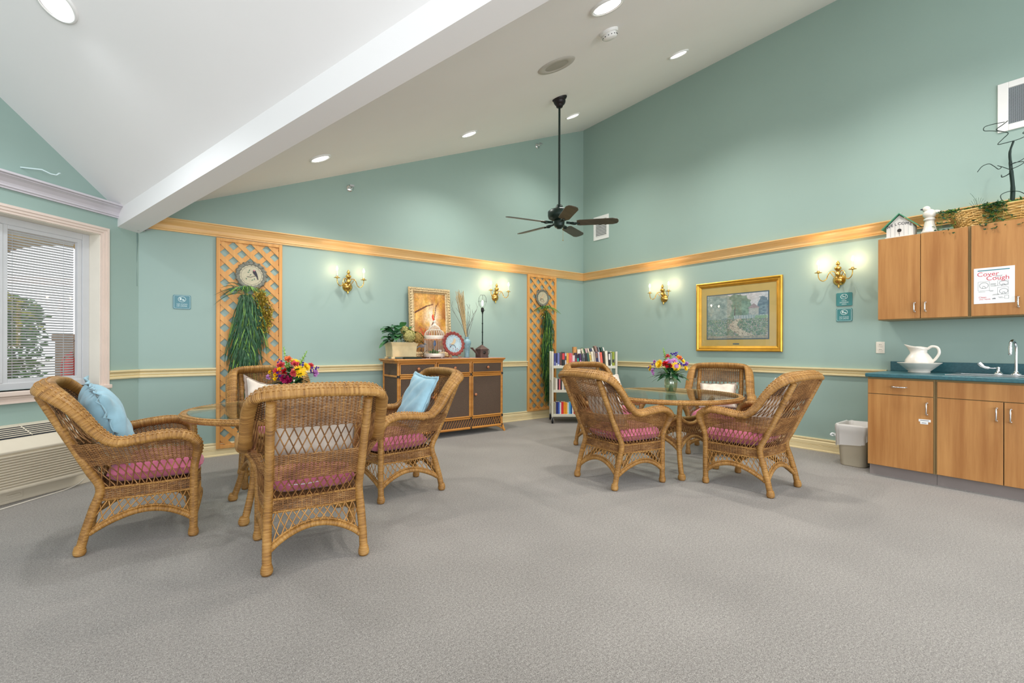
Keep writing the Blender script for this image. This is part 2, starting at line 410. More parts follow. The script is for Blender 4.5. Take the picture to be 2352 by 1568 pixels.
# ================================================================ the room
XR, YB, XP = 5.791, 5.716, -0.197
WA = R(47.27); wv = np.array([-math.sin(WA), -math.cos(WA)]); nv_ = np.array([math.cos(WA), -math.sin(WA)])
WM = Matrix(((wv[0],nv_[0],0,XP),(wv[1],nv_[1],0,YB),(0,0,1,0),(0,0,0,1)))     # u along the window wall, n into the room, z up
def wpt(u, n, z=0): p = WM @ Vector((u,n,z)); return (p.x,p.y,p.z)
def zR(x): return 4.872-.409*(XR-x)
def zL(x, y): return 2.25+.683*((x-XP)*wv[0]+(y-YB)*wv[1])
def valley(y): return (-.3523+.4634*(YB-y))/.9107
# floor
b = MB(); o1 = wpt(4.2,-.2); o2 = wpt(-.1,-.2)
b.prism([(o1[0],o1[1]),(-3.6,-4),(6,-4),(6,5.93),(o2[0],5.93)], (-.12,0)); floor = struct(b.build('floor','carpet'))
b = MB(); b.box((-40,-40,-.4),(40,60,-.16)); struct(b.build('ground','ground'))  # wide plane, colour made pale to bounce light up to the ceilings
# walls
b = MB(); b.prism([(XP-.25,0),(5.99,0),(5.99,zR(5.99)+.05),(XP-.25,zR(XP-.25)+.05)], (YB,YB+.2), axis='y'); struct(b.build('wall_back','wall'))
b = MB(); b.prism([(-2,0),(YB,0),(YB,5.0),(-2,5.0)], (XR,XR+.2), axis='x'); struct(b.build('wall_right','wall'))
U0, U1, Z0, Z1 = .351, 1.63, .80, 2.127
b = MB(); b.m = WM.copy(); d = (-.2,0); sl = lambda u: 2.25+.683*u+.05
b.prism([(0,0),(4.2,0),(4.2,Z0),(0,Z0)], d, axis='y'); b.prism([(0,Z0),(U0,Z0),(U0,Z1),(0,Z1)], d, axis='y')
b.prism([(U1,Z0),(4.2,Z0),(4.2,Z1),(U1,Z1)], d, axis='y'); b.prism([(0,Z1),(4.2,Z1),(4.2,sl(4.2)),(0,sl(0))], d, axis='y')
struct(b.build('wall_left','wall'))
# ceilings: two slopes meeting over the beam
def slab(name, poly, zf, mat):
    n = len(poly); b = MB(); V = [(x,y,zf(x,y)) for x,y in poly]+[(x,y,zf(x,y)+.12) for x,y in poly]
    b.add(V, [tuple(range(n)), tuple(range(n,2*n))[::-1]]+[(i,n+i,n+(i+1)%n,(i+1)%n) for i in range(n)]); return struct(b.build(name, mat))
slab('ceiling', [(valley(5.9),5.9),(valley(-.6),-.6),(6,-.6),(6,5.9)], lambda x,y: zR(x), 'ceilR')
e1 = wpt(4.2,-.2); e0 = wpt(.1,-.2); e2 = wpt(4.2,5.0)
slab('ceiling_slope', [(e0[0],e0[1]),(e1[0],e1[1]),(e2[0],e2[1]),(valley(-.6),-.6)], zL, 'ceil')
az = R(154.2); bv = np.array([math.sin(az),math.cos(az),.184]); sd = np.array([-bv[1],bv[0],0]); sd /= np.linalg.norm(sd)
A = np.array([-.344,5.58,2.231])-bv*.12; V = []
for t_ in (0,7.9):
    for w_, h_ in ((0,0),(.195,0),(.195,.34),(0,.34)): V.append(A+bv*t_+sd*w_+np.array([0,0,h_]))
b = MB(); b.add(V, [(3,2,1,0),(4,5,6,7)]+[(i,(i+1)%4,4+(i+1)%4,4+i) for i in range(4)]); struct(b.build('ceiling_beam','ceil'))
# trims
PLATE = [(0,2.276),(.018,2.276),(.018,2.29),(.026,2.294),(.026,2.31),(.03,2.33),(.042,2.352),(.056,2.368),(.06,2.374),(.06,2.38),(.075,2.384),(.075,2.394),(0,2.394)]
CHAIR = [(0,.838),(.018,.838),(.023,.845),(.023,.857),(.013,.862),(.021,.872),(.021,.884),(.013,.89),(.026,.9),(.036,.906),(.036,.92),(0,.92)]
BASE = [(0,0),(.022,0),(.022,.012),(.016,.016),(.016,.055),(.012,.058),(.016,.061),(.016,.066),(.012,.069),(.016,.072),(.016,.1),(.009,.112),(.015,.125),(.012,.139),(0,.139)]
CROWN = [(0,2.306),(.02,2.306),(.02,2.318),(.03,2.322),(.03,2.334),(.036,2.35),(.055,2.376),(.07,2.386),(.078,2.39),(.078,2.398),(.1,2.402),(.1,2.417),(0,2.417)]
def trimB(name, prof, spans, mat):
    b = MB(); [b.prism([(YB-o_,z) for o_,z in prof][::-1], s_, axis='x') for s_ in spans]; return struct(b.build(name, mat))
def trimR(name, prof, spans, mat):
    b = MB(); [b.prism([(XR-o_,z) for o_,z in prof], s_, axis='y') for s_ in spans]; return struct(b.build(name, mat))
def trimW(name, prof, spans, mat):
    b = MB(); b.m = WM.copy(); [b.prism([(o_,z) for o_,z in prof], s_, axis='x') for s_ in spans]; return struct(b.build(name, mat))
trimB('trim_1', PLATE, [(XP,XR)], 'oak'); trimR('trim_2', PLATE, [(-2,YB)], 'oakY'); trimW('trim_3', CROWN, [(.17,4.2)], 'greytrim')
trimB('trim_4', CHAIR, [(XP,.43),(1.052,4.553),(5.148,XR)], 'cream'); trimR('trim_5', CHAIR, [(1.49,YB)], 'cream'); trimW('trim_6', CHAIR, [(0,.285)], 'cream')
trimB('baseboard_back', BASE, [(XP,XR)], 'cream'); trimR('baseboard_right', BASE, [(1.49,YB)], 'cream'); trimW('baseboard_left', BASE, [(0,.5)], 'cream')

# ---------------------------------------------------------------- window with casing, sashes and panes
win = thing('window_1', None, None, mat=WM); win['kind'] = 'structure'
def ring(b, u0, u1, z0, z1, w, n0, n1, mi=0):
    b.box((u0,n0,z0),(u0+w,n1,z1),mi); b.box((u1-w,n0,z0),(u1,n1,z1),mi); b.box((u0+w,n0,z0),(u1-w,n1,z0+w),mi); b.box((u0+w,n0,z1-w),(u1-w,n1,z1),mi)
b = MB()                                                                  # casing: stepped boards round the opening, apron below
for k, (a_, c_, t_) in enumerate([(0,.02,.012),(.02,.042,.019),(.042,.062,.026)]):
    b.box((U0-c_,0,Z0-.02),(U0-a_,t_,Z1+c_)); b.box((U1+a_,0,Z0-.02),(U1+c_,t_,Z1+c_)); b.box((U0-a_,0,Z1+a_),(U1+a_,t_,Z1+c_))
b.prism([(0,.709),(.03,.709),(.03,.722),(.022,.726),(.022,.744),(.028,.748),(.028,.762),(0,.762)], (U0-.062,U1+.062), axis='x')
b.build('window_casing','casing',win)
b = MB(); b.box((U0-.07,-.11,.765),(U1+.07,.05,.80)); b.build('window_sill','casing',win,bevel=.006)
b = MB(); b.box((U0,-.2,Z0),(U0+.004,0,Z1)); b.box((U1-.004,-.2,Z0),(U1,0,Z1)); b.box((U0,-.2,Z1-.004),(U1,0,Z1)); b.build('window_reveal','reveal',win)
b = MB(); ring(b, U0+.004, U1-.004, Z0, Z1-.004, .055, -.16, -.11); b.box((.965,-.16,Z0+.055),(1.02,-.11,Z1-.06)); b.build('window_frame','sash',win,bevel=.004)
for (u0,u1) in ((.41,.965),(1.02,1.571)):
    b = MB(); ring(b, u0, u1, Z0+.05, Z1-.056, .034, -.15, -.118); s_ = b.build('window_sash','sash',win,bevel=.003)
    b = MB(); b.box((u0+.03,-.147,Z0+.08),(u1-.03,-.144,Z1-.086)); b.build('window_pane','wglass',s_)
# a blind hangs behind each sash pane
for k,(u0,u1,lb) in enumerate(((.425,.935,'thin slatted blind in the window pane nearest the room corner'),(1.057,1.534,'thin slatted blind in the window pane farther from the room corner'))):
    r_ = thing('window_blind', lb, 'window blind', mat=WM @ Matrix.Translation(((u0+u1)/2,-.19,2.03))); hw = (u1-u0)/2
    b = MB(); b.box((-hw,-.012,-.0),(hw,.012,.012)); b.build('head_rail','sash',r_)
    b = MB(); n_ = 54
    for i in range(n_):
        z = -.012-i*1.158/n_; b.add([(-hw,-.006,z-.0055),(hw,-.006,z-.0055),(hw,.006,z+.0055),(-hw,.006,z+.0055),(-hw,-.006,z-.0043),(hw,-.006,z-.0043),(hw,.006,z+.0067),(-hw,.006,z+.0067)],
            [(0,3,2,1),(4,5,6,7),(0,1,5,4),(1,2,6,5),(2,3,7,6),(3,0,4,7)])
    b.build('slats','sash',r_)
    b = MB(); [b.tube([(x,0,0),(x,0,-1.17)],.0016,5) for x in (-hw*.7,hw*.7)]; b.build('ladder_cord','sash',r_)
    b = MB(); b.box((-hw,-.01,-1.185),(hw,.01,-1.172)); b.build('bottom_rail','sash',r_)
# ---------------------------------------------------------------- outdoors beyond the window
pa = np.array([-1.55,7.42]); pb = np.array([-.45,6.55]); dr = (pb-pa)/np.linalg.norm(pb-pa); L_ = float(np.linalg.norm(pb-pa))
AM = Matrix(((dr[0],-dr[1],0,pa[0]),(dr[1],dr[0],0,pa[1]),(0,0,1,-.16),(0,0,0,1)))
b = MB(); b.m = AM.copy(); N_ = 40; x0, x1 = -1.2, 1.75
xs = np.linspace(x0,x1,N_+1); zz = lambda x: 2.44-.42*max(0,(abs(x-.42)/1.0))**2.6 if abs(x-.42) < 1.0 else 0
V = []; 
for x in xs: V += [(x,0,zz(x)),(x,.3,zz(x)),(x,.3,3.6),(x,0,3.6)]
F = []
for i in range(N_): F += [tuple((i*4+k, i*4+(k+1)%4, i*4+4+(k+1)%4, i*4+4+k)) for k in range(4)]
F += [(0,3,2,1),(N_*4,N_*4+1,N_*4+2,N_*4+3)]; b.add(V,F)
o = b.build('porch_arch','stucco'); tag(o,'tan stucco arch of the porch outside the window','porch arch')
b = MB(); b.m = Matrix.Translation((-.78,7.05,-.16)) @ Matrix.Rotation(R(-38),4,'Z')
b.box((-.17,-.08,0),(.45,.08,1.36)); b.box((-.19,-.1,1.36),(.47,.1,1.43)); tag(b.build('porch_post','brickpost',bevel=.01),'low brown porch wall seen through the window blind','porch wall')
fe = thing('fire_extinguisher','red extinguisher on the low porch wall outside the window','fire extinguisher',(-.80,6.84,.70))
b = MB(); b.lathe([(.05,0),(.055,.01),(.055,.26),(.045,.3),(.02,.32),(.02,.335)],16); b.build('cylinder','red',fe)
b = MB(); b.box((-.015,-.03,.335),(.015,.05,.36)); b.box((-.01,-.02,.365),(.01,.06,.378)); b.build('valve_handle','red',fe)
b = MB(); b.tube(smoothpath([(0,0,.345),(-.05,0,.33),(-.075,0,.22),(-.07,0,.08)]),.009,8); b.build('hose','red',fe)
b = MB(); b.box((-.02,.05,.05),(.02,.075,.09)); b.build('wall_hook','red',fe)
def leafcards(b, pts, size, up=.4, mi=0, asp=.6):
    for p in pts:
        d = rng.normal(size=3); d[2] = abs(d[2])*up-.1; d /= np.linalg.norm(d); s = np.cross(d, rng.normal(size=3)); s /= np.linalg.norm(s); q = size*(.6+.8*rng.random()); nn = np.cross(d,s)*q*.18
        p = np.array(p); b.add([p, p+d*q*.5+s*q*asp*.5+nn, p+d*q, p+d*q*.5-s*q*asp*.5+nn, p+d*q*.5-nn*.4], [(0,1,4),(1,2,4),(2,3,4),(3,0,4)], None, mi)
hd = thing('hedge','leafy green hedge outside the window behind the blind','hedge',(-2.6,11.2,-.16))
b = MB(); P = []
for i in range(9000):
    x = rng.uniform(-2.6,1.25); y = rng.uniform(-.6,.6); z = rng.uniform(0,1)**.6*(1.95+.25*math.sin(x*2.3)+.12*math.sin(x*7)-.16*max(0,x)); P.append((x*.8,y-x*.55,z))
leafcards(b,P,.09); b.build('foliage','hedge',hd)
b = MB(); P = [(x*.8,rng.uniform(-.6,.3)-x*.55,1.75+.25*math.sin(x*2.3)+rng.uniform(-.1,.25)-.16*max(0,x)) for x in rng.uniform(-.6,1.25,500)]; leafcards(b,P,.09); b.build('sunlit_leaves','hedgeY',hd)  # sun on the hedge top painted as a yellow leaf colour
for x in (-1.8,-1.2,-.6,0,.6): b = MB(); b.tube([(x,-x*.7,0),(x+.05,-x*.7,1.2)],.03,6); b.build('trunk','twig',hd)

# ---------------------------------------------------------------- ceiling fittings
TILT_R = Matrix.Rotation(-math.atan(.409),4,'Y')
nl = Vector((-.683*wv[0],-.683*wv[1],1)).normalized(); TILT_L = nl.to_track_quat('Z','Y').to_matrix().to_4x4()
def downlight(p, tilt, r, label, power, col=(1,.96,.91)):
    t_ = thing('recessed_downlight', label, 'ceiling light', mat=Matrix.Translation(p) @ tilt, group='downlights in the sloping ceilings')
    b = MB(); b.lathe([(r*.80,-.002),(r*.84,-.014),(r*.97,-.014),(r,-.006),(r,.006)],40,caps=False); b.build('trim_ring','white',t_)
    b = MB(); b.lathe([(r*.76,-.008),(r*.83,-.0125)],40,caps=False); b.build('reflector','reflector',t_)
    b = MB(); b.lathe([(1e-5,-.010),(r*.5,-.010),(r*.77,-.0085)],40,caps=False); b.build('lens','lens',t_)
    ld = bpy.data.lights.new('downlight lamp','SPOT'); ld.energy = power; ld.color = col; ld.spot_size = R(140); ld.spot_blend = 1.0; ld.shadow_soft_size = r*.7
    l = bpy.data.objects.new('downlight_lamp', ld); COL.objects.link(l); l.parent = t_; l.matrix_parent_inverse = Matrix.Identity(4)
    l.matrix_world = Matrix.Translation(Vector(p)-Vector((0,0,.03)))
    return t_
DL = 120
downlight((1.237,4.85,zR(1.237)), TILT_R, .107, 'lit round downlight above the wide lattice panel, leftmost of the row along the back wall', DL*.8)
downlight((2.936,4.812,zR(2.936)), TILT_R, .107, 'lit round downlight in the middle of the row along the back wall', DL)
downlight((4.579,4.731,zR(4.579)), TILT_R, .107, 'lit round downlight nearest the room corner beside the fan rod', DL)
downlight((4.50,3.002,zR(4.50)), TILT_R, .107, 'lit round downlight above the side wall near the garden print', DL*1.3)
downlight((2.46,2.20,zR(2.46)), TILT_R, .122, 'large lit downlight at the top edge above the smoke detector', DL*1.2)
downlight((-.531,3.954,zL(-.531,3.954)), TILT_L, .11, 'lit downlight in the left ceiling slope above the window', DL*.8, (.92,.96,1))
# first continues the side row; the last two are unseen, added for more light
downlight((4.45,1.27,zR(4.45)), TILT_R, .107, 'downlight in the slope above the wall cabinets, next in the row along the side wall', DL*1.3)
downlight((4.40,-.45,zR(4.40)), TILT_R, .107, 'added unseen downlight in the slope nearest the open end of the side wall', DL)
downlight((2.30,.45,zR(2.30)), TILT_R, .122, 'downlight in the slope overhead, past the large one above the smoke detector', DL)
sm = thing('smoke_detector','white smoke detector on the sloping ceiling below the largest downlight','smoke detector',mat=Matrix.Translation((2.852,2.536,zR(2.852))) @ TILT_R)
b = MB(); b.lathe([(.075,0),(.075,-.012),(.068,-.02)],32); b.build('base','white',sm)
b = MB(); b.lathe([(.055,-.02),(.058,-.03),(.056,-.048),(.045,-.056),(1e-5,-.058)],32); b.build('body','white',sm)
b = MB(); [b.box((.0565*math.cos(a)-.001,.0565*math.sin(a)-.006,-.042),(.0565*math.cos(a)+.003,.0565*math.sin(a)+.006,-.037)) for a in np.linspace(0,2*math.pi,14,endpoint=False)]; b.build('slots','dark',sm)
sp = thing('ceiling_speaker','beige round speaker grille flush in the sloping ceiling','ceiling speaker',mat=Matrix.Translation((2.795,3.094,zR(2.795))) @ TILT_R)
b = MB(); b.lathe([(.105,-.005),(.11,-.009),(.165,-.007),(.172,-.001)],48,caps=False); b.build('rim','speakercloth',sp)
b = MB(); b.lathe([(1e-5,-.008),(.105,-.006)],48); b.build('grille',simple('darker speaker mesh',(168,164,154),.9,bump=.4,bscale=500),sp)
# ceiling fan
fan = thing('ceiling_fan','black five-bladed ceiling fan on a long rod from the slope','ceiling fan',(3.612,3.945,zR(3.612)))
b = MB(); b.m = TILT_R.copy(); b.lathe([(.085,0),(.085,-.012),(.07,-.03)],28); b.m = Matrix.Identity(4); b.ball((0,0,-.035),.07,10,0,(1,1,.85)); b.lathe([(.045,-.07),(.035,-.105),(.022,-.11)],20); b.build('canopy','fanblack',fan)
b = MB(); b.tube([(0,0,-.09),(0,0,-1.24)],.0125,12); b.build('down_rod','greenblack',fan)
b = MB(); b.lathe([(.02,-1.215),(.034,-1.225),(.042,-1.25),(.042,-1.262)],20); b.lathe([(1e-5,-1.255),(.06,-1.262),(.115,-1.285),(.13,-1.30),(.13,-1.345),(.12,-1.375),(.075,-1.395),(1e-5,-1.396)],32); b.build('motor_housing','greenblack',fan)
b = MB(); b.lathe([(1e-5,-1.39),(.06,-1.392),(.062,-1.41),(.058,-1.46),(.05,-1.475),(.03,-1.478),(.028,-1.49),(1e-5,-1.492)],24); b.build('switch_cup','greenblack',fan)
for a in (-48,24,96,168,240):
    bm_ = Matrix.Rotation(R(a),4,'Z') @ Matrix.Translation((0,0,-1.425))
    arm = MB(); arm.m = bm_; arm.tube(smoothpath([(.08,0,.0),(.12,0,-.006),(.17,.02,-.012),(.2,.0,-.012)]),(.014,.004),8); arm.tube(smoothpath([(.12,0,-.006),(.17,-.02,-.012),(.2,0,-.012),(.235,0,-.01)]),(.012,.004),8)
    ao = arm.build('blade_iron','greenblack',fan)
    bl = MB(); bl.m = bm_ @ Matrix.Translation((.2,0,-.008)) @ Matrix.Rotation(R(-13),4,'X')
    bl.prism([(0,-.05),(.03,-.062),(.40,-.068),(.445,-.05),(.46,-.02),(.46,.02),(.445,.05),(.40,.068),(.03,.062),(0,.05)],(-.004,.004)); bl.build('blade','fanblade',fan,bevel=.002)
b = MB(); b.tube([(.03,-.03,-1.48),(.03,-.03,-1.62)],.0014,5); b.ball((.03,-.03,-1.625),.006,6); b.build('pull_chain','brass',fan)
# sprinkler heads high on the back wall
def sprinkler(x, z, label):
    t_ = thing('sprinkler_head',label,'sprinkler',(x,YB,z),group='sidewall sprinklers on the back wall')
    b = MB(); b.m = Matrix.Rotation(R(90),4,'X'); b.lathe([(.042,0),(.042,.004),(.03,.012),(.014,.014)],24); b.build('escutcheon','chrome',t_)
    b = MB(); b.m = Matrix.Rotation(R(90),4,'X'); b.lathe([(.013,.01),(.013,.05),(.008,.052)],12); b.tube(smoothpath([(.012,0,.045),(.02,0,.065),(.006,0,.085)]),.004,6); b.tube(smoothpath([(-.012,0,.045),(-.02,0,.065),(-.006,0,.085)]),.004,6); b.build('nozzle','chrome',t_)
    b = MB(); b.box((-.025,-.092,.0),(.025,-.085,.016)); b.box((-.025,-.1,.014),(.025,-.06,.018)); b.build('deflector','steel',t_)
sprinkler(1.802,3.059,'chrome sprinkler head high above the candle sconce on the back wall'); sprinkler(4.76,4.338,'chrome sprinkler head near the ceiling above the narrow lattice')
# supply vent behind the fan
vt = thing('air_vent','small white louvred vent on the side wall behind the fan blade','air vent',(XR,5.30,3.115))
b = MB()
for (y0,y1,z0,z1) in ((-.165,-.12,-.195,.195),(.12,.165,-.195,.195),(-.12,.12,-.195,-.14),(-.12,.12,.14,.195)): b.box((-.012,y0,z0),(0,y1,z1))
b.build('vent_frame','white',vt,bevel=.003)
b = MB(); [b.add([(-.012,-.12,z),(-.012,.12,z),(-.001,.12,z+.014),(-.001,-.12,z+.014),(-.010,-.12,z-.002),(-.010,.12,z-.002),(.0,.12,z+.012),(.0,-.12,z+.012)],[(0,1,2,3),(7,6,5,4),(0,4,5,1),(3,2,6,7),(0,3,7,4),(1,5,6,2)]) for z in np.linspace(-.135,.125,12)]; b.build('louvres','white',vt)
b = MB(); b.box((-.002,-.12,-.14),(.0,.12,.14)); b.build('duct_opening','grilledark',vt)
# return grille at the right edge
gr = thing('return_grille','large white return air grille high above the wall cupboards','air grille',(XR,.36,3.205))
b = MB()
for (y0,y1,z0,z1) in ((-.365,-.30,-.208,.208),(.30,.365,-.208,.208),(-.30,.30,-.208,-.155),(-.30,.30,.155,.208)): b.box((-.014,y0,z0),(0,y1,z1))
b.build('grille_frame','white',gr,bevel=.003)
b = MB()
for i, z in enumerate(np.linspace(-.15,.15,31)): b.box((-.010,-.30,z-.0022),(-.004,.30,z+.0022))
for y in np.linspace(-.29,.29,49): b.box((-.008,y-.0016,-.155),(-.003,y+.0016,.155))
b.build('grille_bars','grillegrey',gr)
b = MB(); b.box((-.002,-.3,-.155),(0,.3,.155)); b.build('duct_opening','grilledark',gr)
for y in (-.18,.18):
    for z in (.182,-.182): b = MB(); b.ball((-.014,y,z),.006,6); b.build('screw','steel',gr)

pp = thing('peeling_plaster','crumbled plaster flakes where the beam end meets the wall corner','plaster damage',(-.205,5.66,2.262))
b = MB()
for k in range(26): c = np.array([rng.uniform(-.07,.06),rng.uniform(-.03,.03),rng.uniform(-.035,.02)]); leafcards(b,[c],.04)
b.build('plaster_flakes',simple('grey loose plaster',(170,164,168),.9,var=.25,scale=40),pp)
b = MB(); b.tube(smoothpath([(-.006,.044,-.01),(-.002,.046,-.12),(-.007,.046,-.3),(-.004,.046,-.55)]),[.006]*7+[.004]*6+[.003]*6,6); b.build('shadow_strip',simple('painted corner shadow',(112,136,132),.8),pp)  # raised strip, its dark colour stands for shade in the corner gap
# ================================================================ wicker armchair
def surfgrid(S, us, vs):
    """positions and normals of S(u,v) on arrays us, vs -> [len(us), len(vs), 3]"""
    e = 1e-3; f = lambda du,dv: np.array([[S(u+du,v+dv) for v in vs] for u in us], float)
    P = f(0,0); a = f(e,0)-f(-e,0); c = f(0,e)-f(0,-e); n = np.cross(a,c); n /= np.maximum(np.linalg.norm(n,axis=2,keepdims=True),1e-12); return P, n
def weave(b, S, nst, nrow, amp=.0035, rw=.0028, rn=.0020, stake=.0035, gap=1.0, mi=0, v0=0., v1=1.):
    us = np.linspace(0,1,nst+1); vs = np.linspace(v0,v1,nrow)
    P, n = surfgrid(S, us, vs); P = P.transpose(1,0,2); n = n.transpose(1,0,2)
    sg = ((np.arange(nst+1)[None,:]+np.arange(nrow)[:,None])%2*2-1)[:,:,None]
    b.strands(P+n*amp*sg, n, rw, rn, mi)
    if stake:
        P, n = surfgrid(S, us, np.linspace(v0,v1,8)); b.strands(P, n, stake, stake*.7, mi)
def lattice(b, S, n, shift, r=.0032, mi=0, pts=7, both=True, v0=0., v1=1.):
    lines = []
    for sg in ((1,-1) if both else (1,)):
        for k in range(-int(shift)-1, n+int(shift)+2):
            a = k/n; e = (k+sg*shift)/n; t0, t1 = 0., 1.
            if a == e: continue
            for lim in (0,1):                                     # clip to the panel
                t = (lim-a)/(e-a)
                if a < 0 and lim == 0 and e > a: t0 = max(t0,t)
                if a > 1 and lim == 1 and e < a: t0 = max(t0,t)
                if e > 1 and lim == 1: t1 = min(t1,t)
                if e < 0 and lim == 0: t1 = min(t1,t)
            if t1-t0 < .12 or (a < 0 and e < 0) or (a > 1 and e > 1): continue
            lines.append([(a+(e-a)*t, v0+(v1-v0)*t, sg) for t in np.linspace(t0,t1,pts)])
    e_ = 1e-3; P = []; Nn = []
    for L in lines:
        pp = []; nn = []
        for u,v,sg in L:
            p = np.array(S(u,v)); du = np.array(S(u+e_,v))-np.array(S(u-e_,v)); dv = np.array(S(u,v+e_))-np.array(S(u,v-e_)); q = np.cross(du,dv); q /= max(np.linalg.norm(q),1e-12)
            pp.append(p+q*sg*r*.8); nn.append(q)
        P.append(pp); Nn.append(nn)
    b.strands(np.array(P), np.array(Nn), r, r*.8, mi)
ypost = lambda z: -.165-.466*(z-.355) if z > .355 else -.165-.085*((.355-z)/.355)**1.3
xpost = lambda z: .225+.010*max(0,(.355-z)/.355)
RIM = [(.268,.262,.40),(.284,.272,.47),(.312,.279,.535),(.333,.268,.585),(.339,.215,.622),(.339,.14,.634),(.337,.04,.626),(.331,-.06,.613),(.324,-.12,.626),(.317,-.18,.685),(.312,-.235,.765),(.306,-.288,.832),(.297,-.338,.880),(.268,-.378,.910),(.20,-.398,.922),(.10,-.408,.927),(0,-.412,.929)]
def make_chair():
    root = thing('wicker_armchair', 'x', 'chair')
    for sx in (1,-1):
        b = MB(); P = smoothpath([(sx*.265,.26,.02),(sx*.263,.262,.18),(sx*.263,.262,.32),(sx*.268,.264,.41),(sx*.282,.270,.47)],6); b.tube(P,.0215,12)
        l_ = b.build('leg','wrap',root)
        f_ = MB(); f_.lathe([(.012,0),(.023,.002),(.028,.014),(.028,.03),(.024,.046),(.0215,.055)],14,c=(sx*.265,.26,0)); f_.build('foot_wrap','wrap',l_)
        b = MB(); P = smoothpath([(sx*.235,-.25,.02),(sx*.2345,-.228,.12),(sx*.231,-.195,.24),(sx*.2255,-.166,.35),(sx*.225,-.215,.46),(sx*.225,ypost(.66),.66),(sx*.225,ypost(.88),.88)],6); b.tube(P,.022,12)
        l_ = b.build('leg','wrap',root)
        f_ = MB(); f_.lathe([(.012,0),(.023,.002),(.029,.014),(.029,.03),(.025,.046),(.022,.055)],14,c=(sx*.235,-.25,0)); f_.build('foot_wrap','wrap',l_)
    # rolled rim: arm, wing, top of the back, in one ribbon
    half = RIM[:-1]; full = [(x,y,z) for x,y,z in half]+[RIM[-1]]+[(-x,y,z) for x,y,z in half[::-1]]
    wd = [.020,.027,.036,.042,.044,.045,.045,.044,.044,.046,.048,.050,.052,.054,.054,.053,.052]; th = [.019,.022,.025,.027,.027,.027,.027,.027,.027,.027,.027,.028,.028,.028,.028,.028,.028]
    sv = [(1,0,0),(1,.1,0),(.95,.25,-.1),(.95,.2,-.25),(.97,0,-.24),(.97,0,-.24),(.97,0,-.24),(.97,-.05,-.2),(.95,-.2,-.15),(.9,-.38,-.18),(.86,-.45,-.22),(.8,-.52,-.28),(.66,-.66,-.36),(.4,-.8,-.45),(.15,-.88,-.46),(.05,-.88,-.46),(0,-.88,-.46)]
    P = smoothpath(full,5); k = np.linspace(0,16,len(P)//2+1)
    def samp(arr): arr = np.array(arr,float); h = np.array([np.interp(k,range(17),arr[:,i]) for i in range(arr.shape[1])]).T; return h
    W = samp(np.column_stack([wd,th])); Sv = samp(sv); Wf = np.concatenate([W,W[:-1][::-1]]); S2 = Sv[:-1][::-1].copy(); S2[:,0] *= -1; Sf = np.concatenate([Sv,S2])
    b = MB(); b.tube(P,[tuple(w) for w in Wf],14,side=Sf); rim = b.build('rolled_rim','wrap',root)
    b = MB()                                                          # stitched braid along the top of the ribbon
    L = np.concatenate([[0],np.cumsum(np.linalg.norm(np.diff(P,axis=0),axis=1))]); T = np.gradient(P,axis=0); T /= np.linalg.norm(T,axis=1,keepdims=True)
    A_ = Sf-T*(Sf*T).sum(1,keepdims=True); A_ /= np.linalg.norm(A_,axis=1,keepdims=True); B_ = np.cross(T,A_); up = np.where(B_[:,2:3]+.6*B_[:,1:2] > 0,1,-1)*B_
    ds = np.arange(.12,L[-1]-.12,.021); q = []; qn = []
    for i, d_ in enumerate(ds):
        g = lambda arr, x: np.array([np.interp(x,L,arr[:,c]) for c in range(3)])
        for off in (-.45,.0,.45):
            w_, h_ = np.interp(d_,L,Wf[:,0]), np.interp(d_,L,Wf[:,1]); s0 = 0
            d2_ = d_+(.0105 if off == 0 else 0); c0 = g(P,d2_); a0 = g(A_,d_); u0 = g(up,d_); t0 = g(T,d_); hh = math.sqrt(max(.05,1-off*off))*h_
            q.append([c0+a0*off*w_+u0*hh-t0*.007+a0*s0*.5-u0*.001, c0+a0*off*w_+u0*(hh+.003), c0+a0*off*w_+u0*hh+t0*.007-a0*s0*.5-u0*.001]); qn.append([u0]*3)
    b.strands(np.array(q),np.array(qn),.0034,.0026); b.build('braid','strandL',rim)
    # back: lattice and woven bands
    def back(z0,z1):
        def S(u,v):
            z = z0+(z1-z0)*v; s = u*2-1; return (s*.222, ypost(z)-.022*(1-s*s)+.002, z)
        return S
    b = MB(); weave(b, back(.455,.595), 22, 24, stake=.004); weave(b, back(.745,.905), 22, 22, amp=.003, stake=.0042, gap=.8)
    lattice(b, back(.345,.457), 13, 1.6); lattice(b, back(.593,.747), 11, 1.6)
    b.build('backrest','strand',root)
    rx = lambda y: float(np.interp(y,[p[1] for p in RIM[8:2:-1]]+[.29],[p[0] for p in RIM[8:2:-1]]+[.32])); rz = lambda y: float(np.interp(y,[-.12,-.06,.04,.14,.20,.24,.268,.28],[.612,.602,.612,.62,.61,.59,.57,.545]))
    for sx in (1,-1):
        def side(v0,v1,top=False):
            def S(u,v):
                u_ = u; zt = None
                yb = lambda z: ypost(z)+.004+(.255-ypost(z))*u_
                z = v0+(v1-v0)*v
                if top:
                    zt = rz(yb(.6)); z = v0+(zt-v0)*v
                y = yb(z); xb = .226+(.266-.226)*u_+.010*math.sin(math.pi*u_); zt = rz(y); f = max(0,min(1.15,(z-.40)/max(.05,zt-.40)))
                x = xb+(rx(y)-.006-xb)*f**1.7*(1 if u_ > .12 else u_/.12*.6+.4)
                return (sx*x, y, z)
            return S
        b = MB(); weave(b, side(.482,.62,True), 24, 24, stake=.004); lattice(b, side(.345,.484), 13, 1.7)
